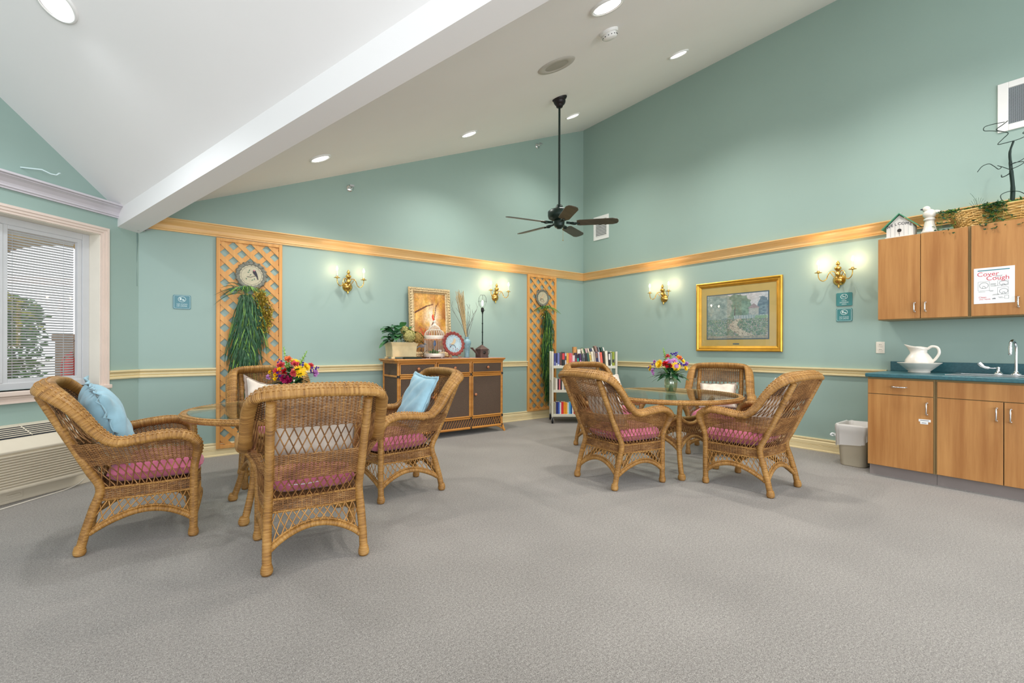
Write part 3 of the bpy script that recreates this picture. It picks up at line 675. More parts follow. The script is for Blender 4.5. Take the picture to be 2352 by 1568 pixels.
        def wing(z0,z1):
            def S(u,v):
                z = z0+(z1-z0)*v; ry = float(np.interp(z,[.60,.632,.685,.765,.832,.880,.9],[-.06,-.12,-.18,-.235,-.288,-.338,-.36])); rxx = float(np.interp(z,[.6,.632,.765,.88],[.32,.316,.306,.285]))
                return (sx*(.225+(rxx-.225)*u**.8), ypost(z)+(ry-ypost(z))*u, z)
            return S
        lattice(b, wing(.615,.785), 7, 1.4); weave(b, wing(.78,.885), 6, 18, stake=.004)
        b.build('side_panel','strand',root)
    # seat band, deck, skirts and arches
    corners = [np.array([.263,.262]),np.array([.2265,-.168]),np.array([-.2265,-.168]),np.array([-.263,.262])]
    def edge(i):
        a = corners[i]; c = corners[(i+1)%4]; m_ = (a+c)/2; o_ = m_/np.linalg.norm(m_)
        bulge = .012 if i != 3 else .045
        return lambda u: a+(c-a)*u+o_*bulge*math.sin(math.pi*u)
    b = MB()
    for i in range(4):
        E = edge(i); weave(b, (lambda u,v,E=E: (*E(u), .285+.062*v)), 20, 11, stake=.004)
        for z in (.283,.349):
            b.tube([(*E(u),z) for u in np.linspace(0,1,12)],.0065,6,mi=1)
    def deck(u,v):
        p = edge(2)(1-v) if False else None; y = -.165+.43*v; w_ = .226+.037*v; return ((u*2-1)*w_, y, .334)
    weave(b, deck, 22, 60, rw=.0034, stake=.004); b.build('seat',['strand','wrap'],root)
    for i in range(4):
        E = edge(i); fl_ = lambda z: 1+.05*max(0,(.3-z)/.3) 
        arch = lambda u: .098+.105*(math.sin(math.pi*min(max(u,0),1))**.75)
        def sk(u,v,E=E):
            z = .285+(arch(u)+.012-.285)*v; p = E(u); f = (.285-z)/.285
            yy = p[1]; k_ = 0 if i == 3 else (1 if i == 1 else (u if i == 0 else 1-u)); yy -= .09*k_*f; return (p[0]*(1+.03*f*k_), yy, z)
        b = MB(); lattice(b, sk, 12 if i != 0 else 12, 1.5); sk_o = b.build('skirt_lattice','strandL',root)
        b = MB(); us = np.linspace(.02,.98,22)
        def ar(u,dz):
            z = arch(u)+dz; p = E(u); f = (.285-z)/.285; k_ = 0 if i == 3 else (1 if i == 1 else (u if i == 0 else 1-u)); return (p[0]*(1+.03*f*k_), p[1]-.09*k_*f, z)
        b.tube([ar(u,0) for u in us],.0155,10); b.tube([ar(u,.021) for u in us],.0065,6); b.build('arch_rail','wrap',sk_o)
    return root
chair0 = make_chair(); chair0.location = (0,0,0)
GC = 'wicker armchairs round the two glass tables'
CH = {}
def chair(key, x, y, heading, label):
    """heading: direction the sitter would face, degrees counter-clockwise from +x"""
    rz_ = R(heading-90)
    if not CH: r = chair0; r.location = (x,y,0); r.rotation_euler = (0,0,rz_); r['label'] = label; r['group'] = GC
    else: r = dup(chair0, label, (x,y,0), rz_, GC)
    CH[key] = Matrix.Translation((x,y,0)) @ Matrix.Rotation(rz_,4,'Z')
chair('A',-.117,3.67,0,'wicker armchair by the window wall with a blue pillow, seen from the side')
chair('B',.676,2.81,82.8,'wicker armchair with its back to the camera at the near side of the window table')
chair('C',.785,4.52,-90,'wicker armchair facing the camera behind the bouquet nearest the window')
chair('H',1.525,3.55,180,'wicker armchair with a flat blue pillow in front of the dark sideboard')
chair('D',3.146,2.69,-6,'wicker armchair at the left of the far table, its back toward the book cart')
chair('E',3.92,1.91,90,'wicker armchair nearest the waste bin, turned away from the cabinets')
chair('F',4.84,2.74,205,'wicker armchair facing the camera below the garden print')
chair('G',4.05,3.63,-96,'wicker armchair mostly hidden, right in front of the book cart')

# ---------------------------------------------------------------- seat cushions
def cushion_mesh():
    b = MB(); n = 28
    def f(u,v,top):
        a, c = u*2-1, v*2-1; y = -.140+.445*(v); w_ = .208+.030*v; e = 1-max(0,abs(c)-.8)*.9 if c > 0 else 1
        r_ = max(0,1-abs(a)**6)*max(0,1-abs(c)**6); h = .062*r_**.5+.018*(1-a*a)*(1-c*c)
        return (a*w_*e*(1-.03*(1-abs(c))), y+.018*(1-a*a)*(1 if c > .2 else 0)*max(0,c), .411+(h if top else -.062*r_**.5))
    b.grid(lambda u,v: f(u,v,True), n, n); b.grid(lambda u,v: f(1-u,v,False), n, n)
    pts = [f(t,0,True) for t in np.linspace(.02,.98,16)]+[f(1,t,True) for t in np.linspace(.02,.98,16)]+[f(t,1,True) for t in np.linspace(.98,.02,16)]+[f(0,t,True) for t in np.linspace(.98,.02,16)]
    P2 = [(x,y,.411) for x,y,z in pts]
    return b, P2
cb, seam = cushion_mesh(); cush0 = None
for key, lb in dict(A='pink seat cushion under the puffy blue pillow in the chair by the window',B='pink seat cushion with a white zip in the chair whose back faces the camera',C='pink seat cushion in the chair behind the bouquet nearest the window',
        H='pink seat cushion under the flat blue pillow in front of the sideboard',D='pink seat cushion in the chair at the left of the far table',E='pink seat cushion in the chair nearest the waste bin',F='pink seat cushion in the chair below the garden print',G='pink seat cushion in the chair in front of the book cart').items():
    if cush0 is None:
        cush0 = thing('seat_cushion', lb, 'cushion', group='pink chair cushions', mat=CH[key]); cb.build('cover','pink',cush0)
        s_ = MB(); s_.tube(seam,.0045,6,closed=True); s_.build('piping','pink',cush0)
        z_ = MB(); z_.tube([(x,-.139,.405+.003*math.sin(x*30)) for x in np.linspace(-.13,.02,12)],.0028,5); z_.build('zip','paper',cush0)
    else: c_ = dup(cush0, lb); c_.matrix_world = CH[key]
# ---------------------------------------------------------------- scatter pillows
def pillow(key, label, loc, tilt, roll, size, thick, mat, flange=0, trim=None, yaw=0, wav=0, ears=.06, sag=0):
    hw = size/2; n = 30
    def edge_(a,c):
        k = 1+ears*(abs(a*c))**2-ears*.6*(1-max(abs(a),abs(c)) if False else (1-min(abs(a),abs(c))**2)*max(abs(a),abs(c))**4)
        return (a*hw*k, c*hw*k)
    def f(u,v,s):
        a, c = u*2-1, v*2-1; x, z = edge_(a,c); h = thick/2*(max(0,1-a**4)*max(0,1-c**4))**.55
        h *= 1+.10*math.sin(a*5+c*3)*math.sin(c*4-a*2); z2 = z-sag*(1-a*a)*max(0,c)
        return (x, s*h+.006*math.sin(a*9+c*7)*(1 if h > .004 else 0), z2)
    t_ = thing('scatter_pillow', label, 'pillow', mat=CH[key] @ Matrix.Translation(loc) @ Matrix.Rotation(R(yaw),4,'Z') @ Matrix.Rotation(R(tilt),4,'X') @ Matrix.Rotation(R(roll),4,'Y'), group='scatter pillows in the armchairs')
    b = MB(); b.grid(lambda u,v: f(u,v,1), n, n); b.grid(lambda u,v: f(1-u,v,-1), n, n); b.build('cover',mat,t_)
    ring_ = [(-1+2*t,-1) for t in np.linspace(0,1,20)[:-1]]+[(1,-1+2*t) for t in np.linspace(0,1,20)[:-1]]+[(1-2*t,1) for t in np.linspace(0,1,20)[:-1]]+[(-1,1-2*t) for t in np.linspace(0,1,20)[:-1]]
    base = []
    for a,c in ring_: x,z = edge_(a,c); base.append((x,z-sag*(1-a*a)*max(0,c)))
    if flange:
        b = MB(); V = []; N_ = len(base)
        for i,(x,z) in enumerate(base):
            w_ = wav*math.sin(i*1.9)+wav*.6*math.sin(i*3.1); s_ = 1+flange/hw*(1+.12*math.sin(i*2.3))
            V += [(x*.985,-.002,z*.985),(x*.985,.003,z*.985),(x*s_,w_+.004,z*s_),(x*s_,w_-.001,z*s_)]
        F = []
        for i in range(N_):
            j = (i+1)%N_; F += [(i*4+k,i*4+(k+1)%4,j*4+(k+1)%4,j*4+k) for k in range(4)]
        b.add(V,F,None,0,True); b.build('ruffle' if wav else 'flange',mat if not trim else trim,t_)
    else:
        b = MB(); b.tube([(x,0,z) for x,z in base],.005,6,closed=True); b.build('piping',trim or mat,t_)
    return t_
pillow('A','puffy light blue pillow standing on edge in the chair by the window',(.0,-.155,.700),20,8,.40,.17,'blue',.028,wav=.012,yaw=8)
pillow('H','flat light blue pillow leaning in the chair before the sideboard',(-.02,-.125,.705),24,-3,.40,.10,'blue',.02,wav=.004)
pillow('B','cream pillow behind the woven back of the chair facing away',(-.01,-.175,.705),20,3,.43,.11,'whitecloth',.0,'trimcloth')
pillow('C','cream pillow with taupe border behind the window bouquet',(.02,-.10,.675),26,-5,.38,.13,'whitecloth',.022,'trimcloth',sag=.06)
pillow('D','cream pillow seen through the lattice of the far table left chair',(0,-.15,.66),26,0,.36,.12,'whitecloth',.018,'trimcloth')
pillow('E','pale cream pillow in the chair nearest the waste bin',(.03,-.14,.67),24,12,.38,.12,'whitecloth',.018)
pillow('F','low cream pillow with dark corners in the chair below the garden print',(0,-.075,.612),50,3,.33,.10,'whitecloth',.016,'trimcloth')
pillow('G','cream pillow corner poking out of the hidden chair by the book cart',(-.12,-.045,.645),30,0,.34,.11,'whitecloth',.016)

# ---------------------------------------------------------------- glass tables
def make_table():
    t_ = thing('wicker_table','x','table')
    Rm = .605; ang = np.linspace(0,2*np.pi,97)[:-1]
    b = MB(); b.tube([(Rm*math.cos(a),Rm*math.sin(a),.683) for a in ang],(.026,.0215),12,closed=True,side=np.array([(math.cos(a),math.sin(a),0) for a in ang])); r_ = b.build('rim','wrap',t_)
    b = MB(); q = []; qn = []
    for i in range(150):
        a = 2*math.pi*i/150; c_ = np.array([math.cos(a),math.sin(a),0]); tt = np.array([-math.sin(a),math.cos(a),0])
        for k, e in enumerate((.3,1.0)):
            d_ = c_*math.cos(e)+np.array([0,0,1])*math.sin(e); p = c_*Rm+np.array([0,0,.683])+c_*.026*math.cos(e)+np.array([0,0,.0215])*math.sin(e)
            s_ = 0; dd = np.array([0,0,1])*math.cos(e)-c_*math.sin(e)
            q.append([p-tt*.011-dd*.005*s_-d_*.001, p+d_*.003, p+tt*.011+dd*.005*s_-d_*.001]); qn.append([d_]*3)
    b.strands(np.array(q),np.array(qn),.0034,.0028); b.build('braid','strandL',r_)
    b = MB(); b.lathe([(1e-5,.696),(.582,.696),(.588,.699),(.588,.703),(.584,.706),(1e-5,.706)],96,smooth=False); b.build('glass_top','tglass',t_)
    legp = [(.415,0,.02),(.385,0,.09),(.35,0,.19),(.328,0,.30),(.322,0,.42),(.335,0,.54),(.37,0,.64),(.40,0,.672)]
    def pt(p, a): return (p[0]*math.cos(a), p[0]*math.sin(a), p[2])
    rl = lambda z: float(np.interp(z,[p[2] for p in legp],[p[0] for p in legp]))
    for k in range(4):
        a = R(45+90*k); b = MB(); b.tube(smoothpath([pt(p,a) for p in legp],5),.022,12); l_ = b.build('leg','wrap',t_)
        f_ = MB(); f_.lathe([(.012,0),(.026,.002),(.033,.015),(.033,.032),(.027,.048),(.022,.056)],14,c=pt((.418,0,0),a)); f_.build('foot_wrap','wrap',l_)
    for k in range(4):
        a0 = R(45+90*k); a1 = a0+R(90)
        top = lambda u: .535-.085*math.sin(math.pi*min(max(u,0),1))**.8; bot = lambda u: .225+.105*math.sin(math.pi*min(max(u,0),1))**.7
        def S(u,v,a0=a0,a1=a1):
            z = bot(u)+(top(u)-bot(u))*v; p = np.array(pt((rl(z),0,z),a0)); q = np.array(pt((rl(z),0,z),a1)); m_ = p+(q-p)*u; m_[:2] *= 1-.03*math.sin(math.pi*u); return tuple(m_)
        b = MB(); weave(b,S,22,14,v0=0,v1=.26,stake=.004); weave(b,S,22,12,v0=.74,v1=1,stake=.004); lattice(b,S,12,1.5,v0=.24,v1=.76)
        p_ = b.build('skirt_panel','strand',t_)
        b = MB(); b.tube([S(u,0) for u in np.linspace(.01,.99,22)],.0155,10); b.tube([S(u,1) for u in np.linspace(.01,.99,22)],.0155,10); b.build('arch_rail','wrap',p_)
    return t_
tab0 = make_table(); tab0['group'] = 'round glass topped wicker tables'; tab0['label'] = 'round glass topped wicker table near the window'; tab0.location = (.705,3.70,0)
dup(tab0,'round glass topped wicker table near the cabinets, below the garden print',(3.84,2.645,0),R(3),tab0['group'])

# ---------------------------------------------------------------- bouquets
def petalflower(b, c, d, r, n, mi, cmi, layers=2, w=.34):
    d = np.array(d,float); d /= np.linalg.norm(d); a = np.cross(d,[.3,.2,1.]); a /= np.linalg.norm(a); e = np.cross(d,a); c = np.array(c,float)
    for L in range(layers):
        for k in range(n):
            t = 2*math.pi*(k+.5*L)/n+rng.uniform(-.08,.08); o = a*math.cos(t)+e*math.sin(t); s = -a*math.sin(t)+e*math.cos(t); rr = r*(1-.22*L)*(.92+.16*rng.random()); lift = (.10+.32*L)*rr; ww = rr*w
            V = [c+d*.002, c+o*rr*.55+s*ww*.5+d*lift*.6, c+o*rr+d*lift, c+o*rr*.55-s*ww*.5+d*lift*.6, c+o*rr*.55+d*(lift*.6-.004)]
            b.add(V,[(0,1,4),(1,2,4),(2,3,4),(3,0,4)],None,mi,True)
    b.ball(c+d*.004,r*.2,6,cmi)
def ruffled(b, c, d, r, mi, n=26):
    d = np.array(d,float); d /= np.linalg.norm(d); c = np.array(c,float)
    for k in range(n):
        o = rng.normal(size=3); o /= np.linalg.norm(o); o = o*.85+d*.75; o /= np.linalg.norm(o); s = np.cross(o,rng.normal(size=3)); s /= np.linalg.norm(s); q = r*(.75+.35*rng.random()); ww = r*.42; g = np.cross(o,s)
        V = [c, c+o*q*.6+s*ww, c+o*q+g*ww*.25, c+o*q*.6-s*ww, c+o*q*.7+g*ww*.3]
        b.add(V,[(0,1,4),(1,2,4),(2,3,4),(3,0,4)],None,mi,True)
def leafblade(b, p, d, L, w, mi=0, droop=.3, fold=.12, n=5):
    p = np.array(p,float); d = np.array(d,float); d /= np.linalg.norm(d); s = np.cross(d,[0,0,1.]); s /= max(np.linalg.norm(s),1e-6); V = []
    for i in range(n+1):
        t = i/n; c = p+d*L*t+np.array([0,0,-droop*L*t*t]); ww = w*math.sin(math.pi*(t*.93+.04))**.8/2; V += [c+s*ww+np.array([0,0,fold*ww]), c, c-s*ww+np.array([0,0,fold*ww])]
    F = []
    for i in range(n): F += [(i*3,i*3+1,i*3+4,i*3+3),(i*3+1,i*3+2,i*3+5,i*3+4)]
    b.add(V,F,None,mi,True)
PET = ['petalY','petalR','petalC','petalO','petalP','petalL','petalM']
def bouquet(x, y, lab_v, lab_b, blooms, spikes, face):
    z0 = .706
    v_ = thing('glass_vase',lab_v,'vase',(x,y,z0))
    b = MB(); fl_ = lambda a: 1+.035*math.cos(9*a)
    b.lathe([(1e-5,0),(.038,0),(.044,.008),(.05,.03),(.058,.075),(.060,.105),(.055,.13),(.046,.148),(.046,.16),(.052,.17),(.049,.172),(.043,.16),(.043,.148),(.051,.13),(.056,.105),(.054,.075),(.046,.03),(.038,.014),(1e-5,.012)],48,rfun=fl_); b.build('vase_body','vglass',v_)
    b = MB(); b.lathe([(1e-5,.016),(.036,.016),(.044,.03),(.052,.075),(.0535,.098),(1e-5,.098)],32); b.build('water','wglass',v_)
    q = thing('flower_bouquet',lab_b,'bouquet',(x,y,z0))
    b = MB()
    for k in range(16):
        a = rng.uniform(0,6.28); r0 = rng.uniform(.005,.034); r1 = rng.uniform(.02,.10); b.tube(smoothpath([(r0*math.cos(a+2.6),r0*math.sin(a+2.6),.02),(.02*math.cos(a),.02*math.sin(a),.15),(r1*math.cos(a),r1*math.sin(a),.24)],4),.0032,6)
    b.build('stems','stem',q)
    b = MB()
    for k in range(46):
        a = rng.uniform(0,6.28); e = rng.uniform(-.15,.8); leafblade(b,(.03*math.cos(a),.03*math.sin(a),.15+rng.uniform(0,.05)),(math.cos(a),math.sin(a),e),rng.uniform(.08,.16),rng.uniform(.022,.045),0,.35)
    for k in range(26):
        a = rng.uniform(0,6.28); r0 = rng.uniform(0,.1); leafblade(b,(r0*math.cos(a),r0*math.sin(a),.20+rng.uniform(0,.06)),(math.cos(a),math.sin(a),.9),rng.uniform(.05,.09),.03,0,.2)
    for k in range(5):                                                   # fern fronds hanging over the lip
        a = rng.uniform(0,6.28); base = np.array([.04*math.cos(a),.04*math.sin(a),.17]); d_ = np.array([math.cos(a),math.sin(a),.15])
        for t in np.linspace(.2,1,9):
            c = base+d_*.17*t+np.array([0,0,-.06*t*t]); s = np.array([-math.sin(a),math.cos(a),-.2]); leafblade(b,c,s+d_*.5,.045*(1.15-t),.010,0,.1,n=3); leafblade(b,c,-s+d_*.5+np.array([0,0,-.4]),.045*(1.15-t),.010,0,.1,n=3)
    b.build('foliage','leafdk',q)
    fx = np.array([math.cos(R(face)),math.sin(R(face)),0]); rt = np.array([-math.sin(R(face)),math.cos(R(face)),0])
    for (kind,h,up,dep,r_) in blooms:                                    # h: to the picture right, up, dep: toward the viewer
        c = rt*h+np.array([0,0,up])+fx*dep; d_ = rt*h*3+fx*(dep*3+.16)+np.array([0,0,(up-.2)*2.2]); b = MB()
        if kind in ('daisy','lilacdaisy','yellowlilac'):
            mi = 0; mm = {'daisy':['petalY','petalY'],'lilacdaisy':['petalL','petalM'],'yellowlilac':['petalY','petalL']}[kind]
            petalflower(b,c,d_,r_,16,0,0 if kind == 'daisy' else 1,3)
            if kind == 'yellowlilac': petalflower(b,c+d_/np.linalg.norm(d_)*.008,d_,r_*.62,12,1,1,3)
            b.build({'daisy':'yellow_daisy','lilacdaisy':'lilac_daisy','yellowlilac':'two_tone_daisy'}[kind],mm,q)
        elif kind == 'statice':
            for k in range(7): ruffled(b,c+rng.normal(size=3)*r_*.45,d_,r_*.42,0,9)
            b.build('purple_statice','petalP',q)
        else:
            mm = dict(red='petalR',coral='petalC',orange='petalO',lilac='petalL',magenta='petalM',yellowbud='petalY')[kind]; ruffled(b,c,d_,r_,0,30)
            b.build(dict(red='red_carnation',coral='coral_lily',orange='orange_lily',lilac='lilac_carnation',magenta='magenta_lily',yellowbud='yellow_bud')[kind],mm,q)
    for (h,up0,up1,lean) in spikes:
        b = MB(); p0 = rt*h*.6+np.array([0,0,up0]); p1 = rt*(h+lean)+np.array([0,0,up1]); b.tube([p0,(p0+p1)/2,p1],.003,6)
        for k in range(22):
            t = k/21; c = p0+(p1-p0)*t; a = k*2.4; d_ = np.array([math.cos(a),math.sin(a),.5]); w_ = .024*(1.1-.75*t); leafblade(b,c,d_,w_*1.3,w_*1.2,0,.1,.5,3)
        b.build('green_bells','bells',q)
fc1 = math.degrees(math.atan2(-3.7,-.705)); fc2 = math.degrees(math.atan2(-2.645,-3.84))
bouquet(.745,3.70,'clear glass flower vase on the table near the window','mixed bright bouquet with two green spikes near the window',
  [('daisy',.055,.255,.075,.052),('daisy',.03,.315,-.02,.05),('daisy',.10,.285,.03,.038),('red',-.045,.255,.06,.03),('coral',.01,.245,.09,.036),('magenta',-.04,.21,.09,.042),('coral',-.09,.25,.03,.036),('coral',.02,.30,.02,.036),('coral',-.065,.295,.02,.034),('orange',-.02,.335,.01,.034),('magenta',-.015,.195,.08,.034),
   ('statice',-.085,.225,.06,.03),('statice',.07,.29,.04,.026),('statice',.13,.255,.0,.03),('statice',.165,.275,-.02,.026),('statice',-.07,.32,-.02,.024),('lilac',.15,.235,.03,.036),('lilac',-.145,.215,.0,.022),('yellowbud',-.10,.235,.05,.02),('yellowbud',-.10,.205,.06,.02),('yellowbud',-.135,.25,.0,.016),('yellowbud',-.075,.27,.045,.02),('coral',.13,.29,-.02,.026)],
  [(-.04,.25,.43,-.01),(.085,.28,.40,.02),(-.02,.25,.35,.0)],fc1)
bouquet(3.84,2.635,'clear glass flower vase on the table near the cabinets','mixed bright bouquet with a lilac and yellow daisy near the cabinets',
  [('daisy',-.105,.275,.04,.05),('daisy',-.185,.235,.0,.038),('yellowlilac',.045,.255,.075,.048),('red',-.05,.28,.07,.036),('red',-.015,.255,.085,.04),('lilacdaisy',-.02,.30,.06,.036),('lilacdaisy',.03,.305,.05,.036),('daisy',.07,.335,.0,.04),('daisy',.10,.31,.0,.038),('orange',.075,.33,.02,.03),('statice',.03,.36,.0,.04),('statice',-.165,.25,.02,.03),('statice',.085,.275,.06,.034),('statice',.125,.27,.03,.03),
   ('coral',-.03,.345,.0,.028),('daisy',.13,.24,.04,.03),('lilac',-.16,.21,.03,.026),('lilac',-.145,.295,.0,.022),('lilac',-.155,.185,.03,.02),('lilac',.14,.28,.0,.022)],
  [(-.065,.30,.425,-.005),(-.01,.28,.37,.01)],fc2)
# ================================================================ along the back wall
RB, RR_ = 0.0, R(-90)          # things hung on the back wall face -y, on the side wall they are turned to face -x
def sign(loc, rot, label, lines, icon, mat, w=.146, h=.140, border=True):
    t_ = thing('wall_sign',label,'sign',loc,rot)
    b = MB(); c = .012; pts = []
    for (cx,cz,a0) in ((w/2-c,h/2-c,0),(-w/2+c,h/2-c,90),(-w/2+c,-h/2+c,180),(w/2-c,-h/2+c,270)):
        for k in range(5): a = R(a0+k*22.5); pts.append((cx+c*math.cos(a),cz+c*math.sin(a)))
    b.prism(pts,(-.007,0),axis='y'); b.build('plaque',mat,t_,bevel=.0012)
    if border:
        b = MB(); q = [(x*.9,-.0075,z*.9) for x,z in pts]; b.tube(q,.0016,5,closed=True); b.build('border','signtext',t_)
    b = MB(); b.tube([(.031*math.cos(a),-.0075,.027+.026*math.sin(a)) for a in np.linspace(0,2*math.pi,33)[:-1]],.0026,6,closed=True); b.tube([(-.02,-.0078,.045),(.02,-.0078,.009)],.002,5)
    if icon == 'food':
        b.prism([(-.018,.018),(-.006,.018),(-.004,.044),(-.020,.044)],(-.0085,-.007),axis='y'); b.prism([(-.002,.016),(.022,.016),(.020,.023),(.006,.030)],(-.0085,-.007),axis='y')
    else:
        b.prism([(-.022,.024),(.012,.024),(.012,.029),(-.022,.029)],(-.0085,-.007),axis='y'); b.tube(smoothpath([(.016,-.008,.028),(.012,-.008,.036),(.020,-.008,.042)]),.002,5)
    b.build('pictogram','signtext',t_)
    for i, s_ in enumerate(lines): text(s_,'lettering','signtext',t_,(0,-.0078,-.017-.018*i-(0 if len(lines) > 2 else .006)),.0185,sx=1.0)
    return t_
sign((.142,YB,1.582),RB,'teal NO FOOD OR DRINK sign on the back wall left of the wide lattice',['NO FOOD','OR DRINK'],'food','signB')
sign((XR,1.860,1.653),RR_,'green NON SMOKING AREA sign directly below the brass sconce near the cupboards',['NON','SMOKING','AREA'],'smoke','sign',border=False)
sign((XR,1.860,1.487),RR_,'green NO FOOD OR DRINK sign, lower of the pair below the sconce',['NO FOOD','OR DRINK'],'food','sign')
def trellis(x0,x1,z0,z1,label):
    t_ = thing('lattice_panel',label,'trellis',((x0+x1)/2,YB,z0),group='wooden lattice panels'); w = x1-x0; h = z1-z0; f = .034
    b = MB(); b.box((-w/2,-.032,0),(-w/2+f,0,h)); b.box((w/2-f,-.032,0),(w/2,0,h)); b.box((-w/2+f,-.032,0),(w/2-f,0,f)); b.box((-w/2+f,-.032,h-f),(w/2-f,0,h)); b.build('lattice_frame','lattice',t_,bevel=.003)
    pitch = .157; sw = .047; hw = w/2-f*.6; lo, hi = f*.6, h-f*.6; b = MB()
    for sg, ya, yb in ((1,-.014,-.007),(-1,-.022,-.014)):
        c = -h*1.5
        k0 = -int((hw+h)/pitch)-2
        for k in range(k0,-k0):
            c = k*pitch                                              # line z = sg*x + c
            pts = []
            xa, xb = -hw, hw
            za, zb = sg*xa+c, sg*xb+c
            if sg > 0: xa = max(xa,lo-c); xb = min(xb,hi-c)
            else: xa = max(xa,c-hi); xb = min(xb,c-lo)
            if xb-xa < .015: continue
            d_ = np.array([1,sg])/math.sqrt(2); n_ = np.array([-sg,1])/math.sqrt(2)*sw/2; p = np.array([xa,sg*xa+c]); q = np.array([xb,sg*xb+c])
            b.prism([tuple(p-n_),tuple(q-n_),tuple(q+n_),tuple(p+n_)] if True else pts,(ya,yb),axis='y')
    b.build('lattice_slats','lattice',t_); return t_
trellis(.43,1.052,.078,2.268,'wide wooden lattice panel on the back wall left of the first sconce')
trellis(4.553,5.148,.131,2.274,'narrow looking wooden lattice panel on the back wall beside the book cart')
def plate(x,z,y,r,label,rimmat,facemat,bird,tilt=0,dots=True):
    t_ = thing('decorative_plate',label,'plate',mat=Matrix.Translation((x,y,z)) @ Matrix.Rotation(R(tilt),4,'X') @ Matrix.Rotation(R(90),4,'X'))
    b = MB(); rf = lambda a: 1+.045*math.cos(18*a)
    b.lathe([(1e-5,0),(r*.8,0),(r,.006),(r*1.0,.012),(r*.93,.018),(r*.86,.014),(r*.76,.016),(r*.72,.010)],72,rfun=rf,caps=False); b.build('rim',rimmat,t_)
    b = MB(); b.lathe([(1e-5,.009),(r*.5,.009),(r*.74,.012)],48,caps=False); b.build('face',facemat,t_)
    b = MB()
    for k in range(18): a = 2*math.pi*k/18; b.ball((r*.95*math.cos(a),r*.95*math.sin(a),.012),r*.065,6)
    b.build('scallop_beads',rimmat,t_)
    if dots:
        b = MB()
        for k in range(44): a = 2*math.pi*k/44; b.ball((r*.645*math.cos(a),r*.645*math.sin(a),.0115),r*.022,5,0,(1,1,.3))
        b.build('dotted_ring','ink',t_)
    b = MB(); s = r
    if bird == 0:
        body = [(.10,.36),(.17,.40),(.24,.38),(.30,.28),(.36,.12),(.40,-.05),(.44,-.28),(.38,-.26),(.33,-.10),(.24,.02),(.14,.12),(.08,.24)]
        b.prism([(x_*s,y_*s) for x_,y_ in body],(.0118,.0135)); b.tube([(x_*s,y_*s,.0125) for x_,y_ in ((-.3,-.1),(-.05,-.12),(.2,-.02),(.4,-.0))],r*.012,5)
        b.build('painted_bird','ink',t_)
        b = MB()
        for (x_,y_,a) in ((-.25,.2,.3),(-.15,.3,1.2),(-.28,-.3,2.2),(0,-.35,.6),(.2,-.3,1.7),(-.1,0,.8)): leafblade(b,(x_*s,y_*s,.0125),(math.cos(a),math.sin(a),0),.13*s,.06*s,0,0,.0,3)
        b.build('painted_leaves','leafteal',t_)
        b = MB(); b.ball((.17*s,.36*s,.0128),.06*s,6,0,(1,1,.2)); b.build('painted_head','pinkink',t_)
    else:
        body = [(-.30,-.02),(-.12,.10),(0,.28),(.08,.42),(.18,.44),(.22,.36),(.20,.20),(.10,.02),(-.06,-.10),(-.22,-.08)]
        b.prism([(x_*s,y_*s) for x_,y_ in body],(.0118,.0135)); b.build('painted_bird','tan',t_)
        b = MB(); b.tube(smoothpath([(-.4*s,-.35*s,.0125),(-.2*s,-.12*s,.0125),(.05*s,-.15*s,.0125),(.15*s,-.4*s,.0125)]),r*.014,5); b.build('painted_branch','ink',t_)
        b = MB()
        for (x_,y_) in ((-.3,-.25),(-.1,-.42),(.12,-.5),(.28,-.42),(-.35,-.05)): ruffled(b,(x_*s,y_*s,.0125),(0,0,.5),.07*s,0,8)
        b.build('painted_flowers','pinkink',t_)
    return t_
plate(.748,1.899,YB-.034,.150,'large scalloped grey bird plate hung on the wide lattice','plategrey','platecream',0)
plate(4.838,1.924,YB-.034,.135,'smaller grey rimmed plate hung on the lattice beside the book cart','plategrey','platecream',1,dots=False)
def blade_strip(b, P, w, mi=0):
    P = np.array(P); N = len(P); T = np.gradient(P,axis=0); T /= np.linalg.norm(T,axis=1,keepdims=True); s = np.cross(T,[.15,-1,.1]); s /= np.maximum(np.linalg.norm(s,axis=1,keepdims=True),1e-6)
    ww = w*np.sin(np.pi*(np.linspace(.12,1,N)))[:,None]/2+.0004; V = []
    for i in range(N): V += [P[i]+s[i]*ww[i], P[i]+np.array([0,-.0015,0]), P[i]-s[i]*ww[i]]
    F = []
    for i in range(N-1): F += [(i*3,i*3+1,i*3+4,i*3+3),(i*3+1,i*3+2,i*3+5,i*3+4)]
    b.add(V,F,None,mi,True)
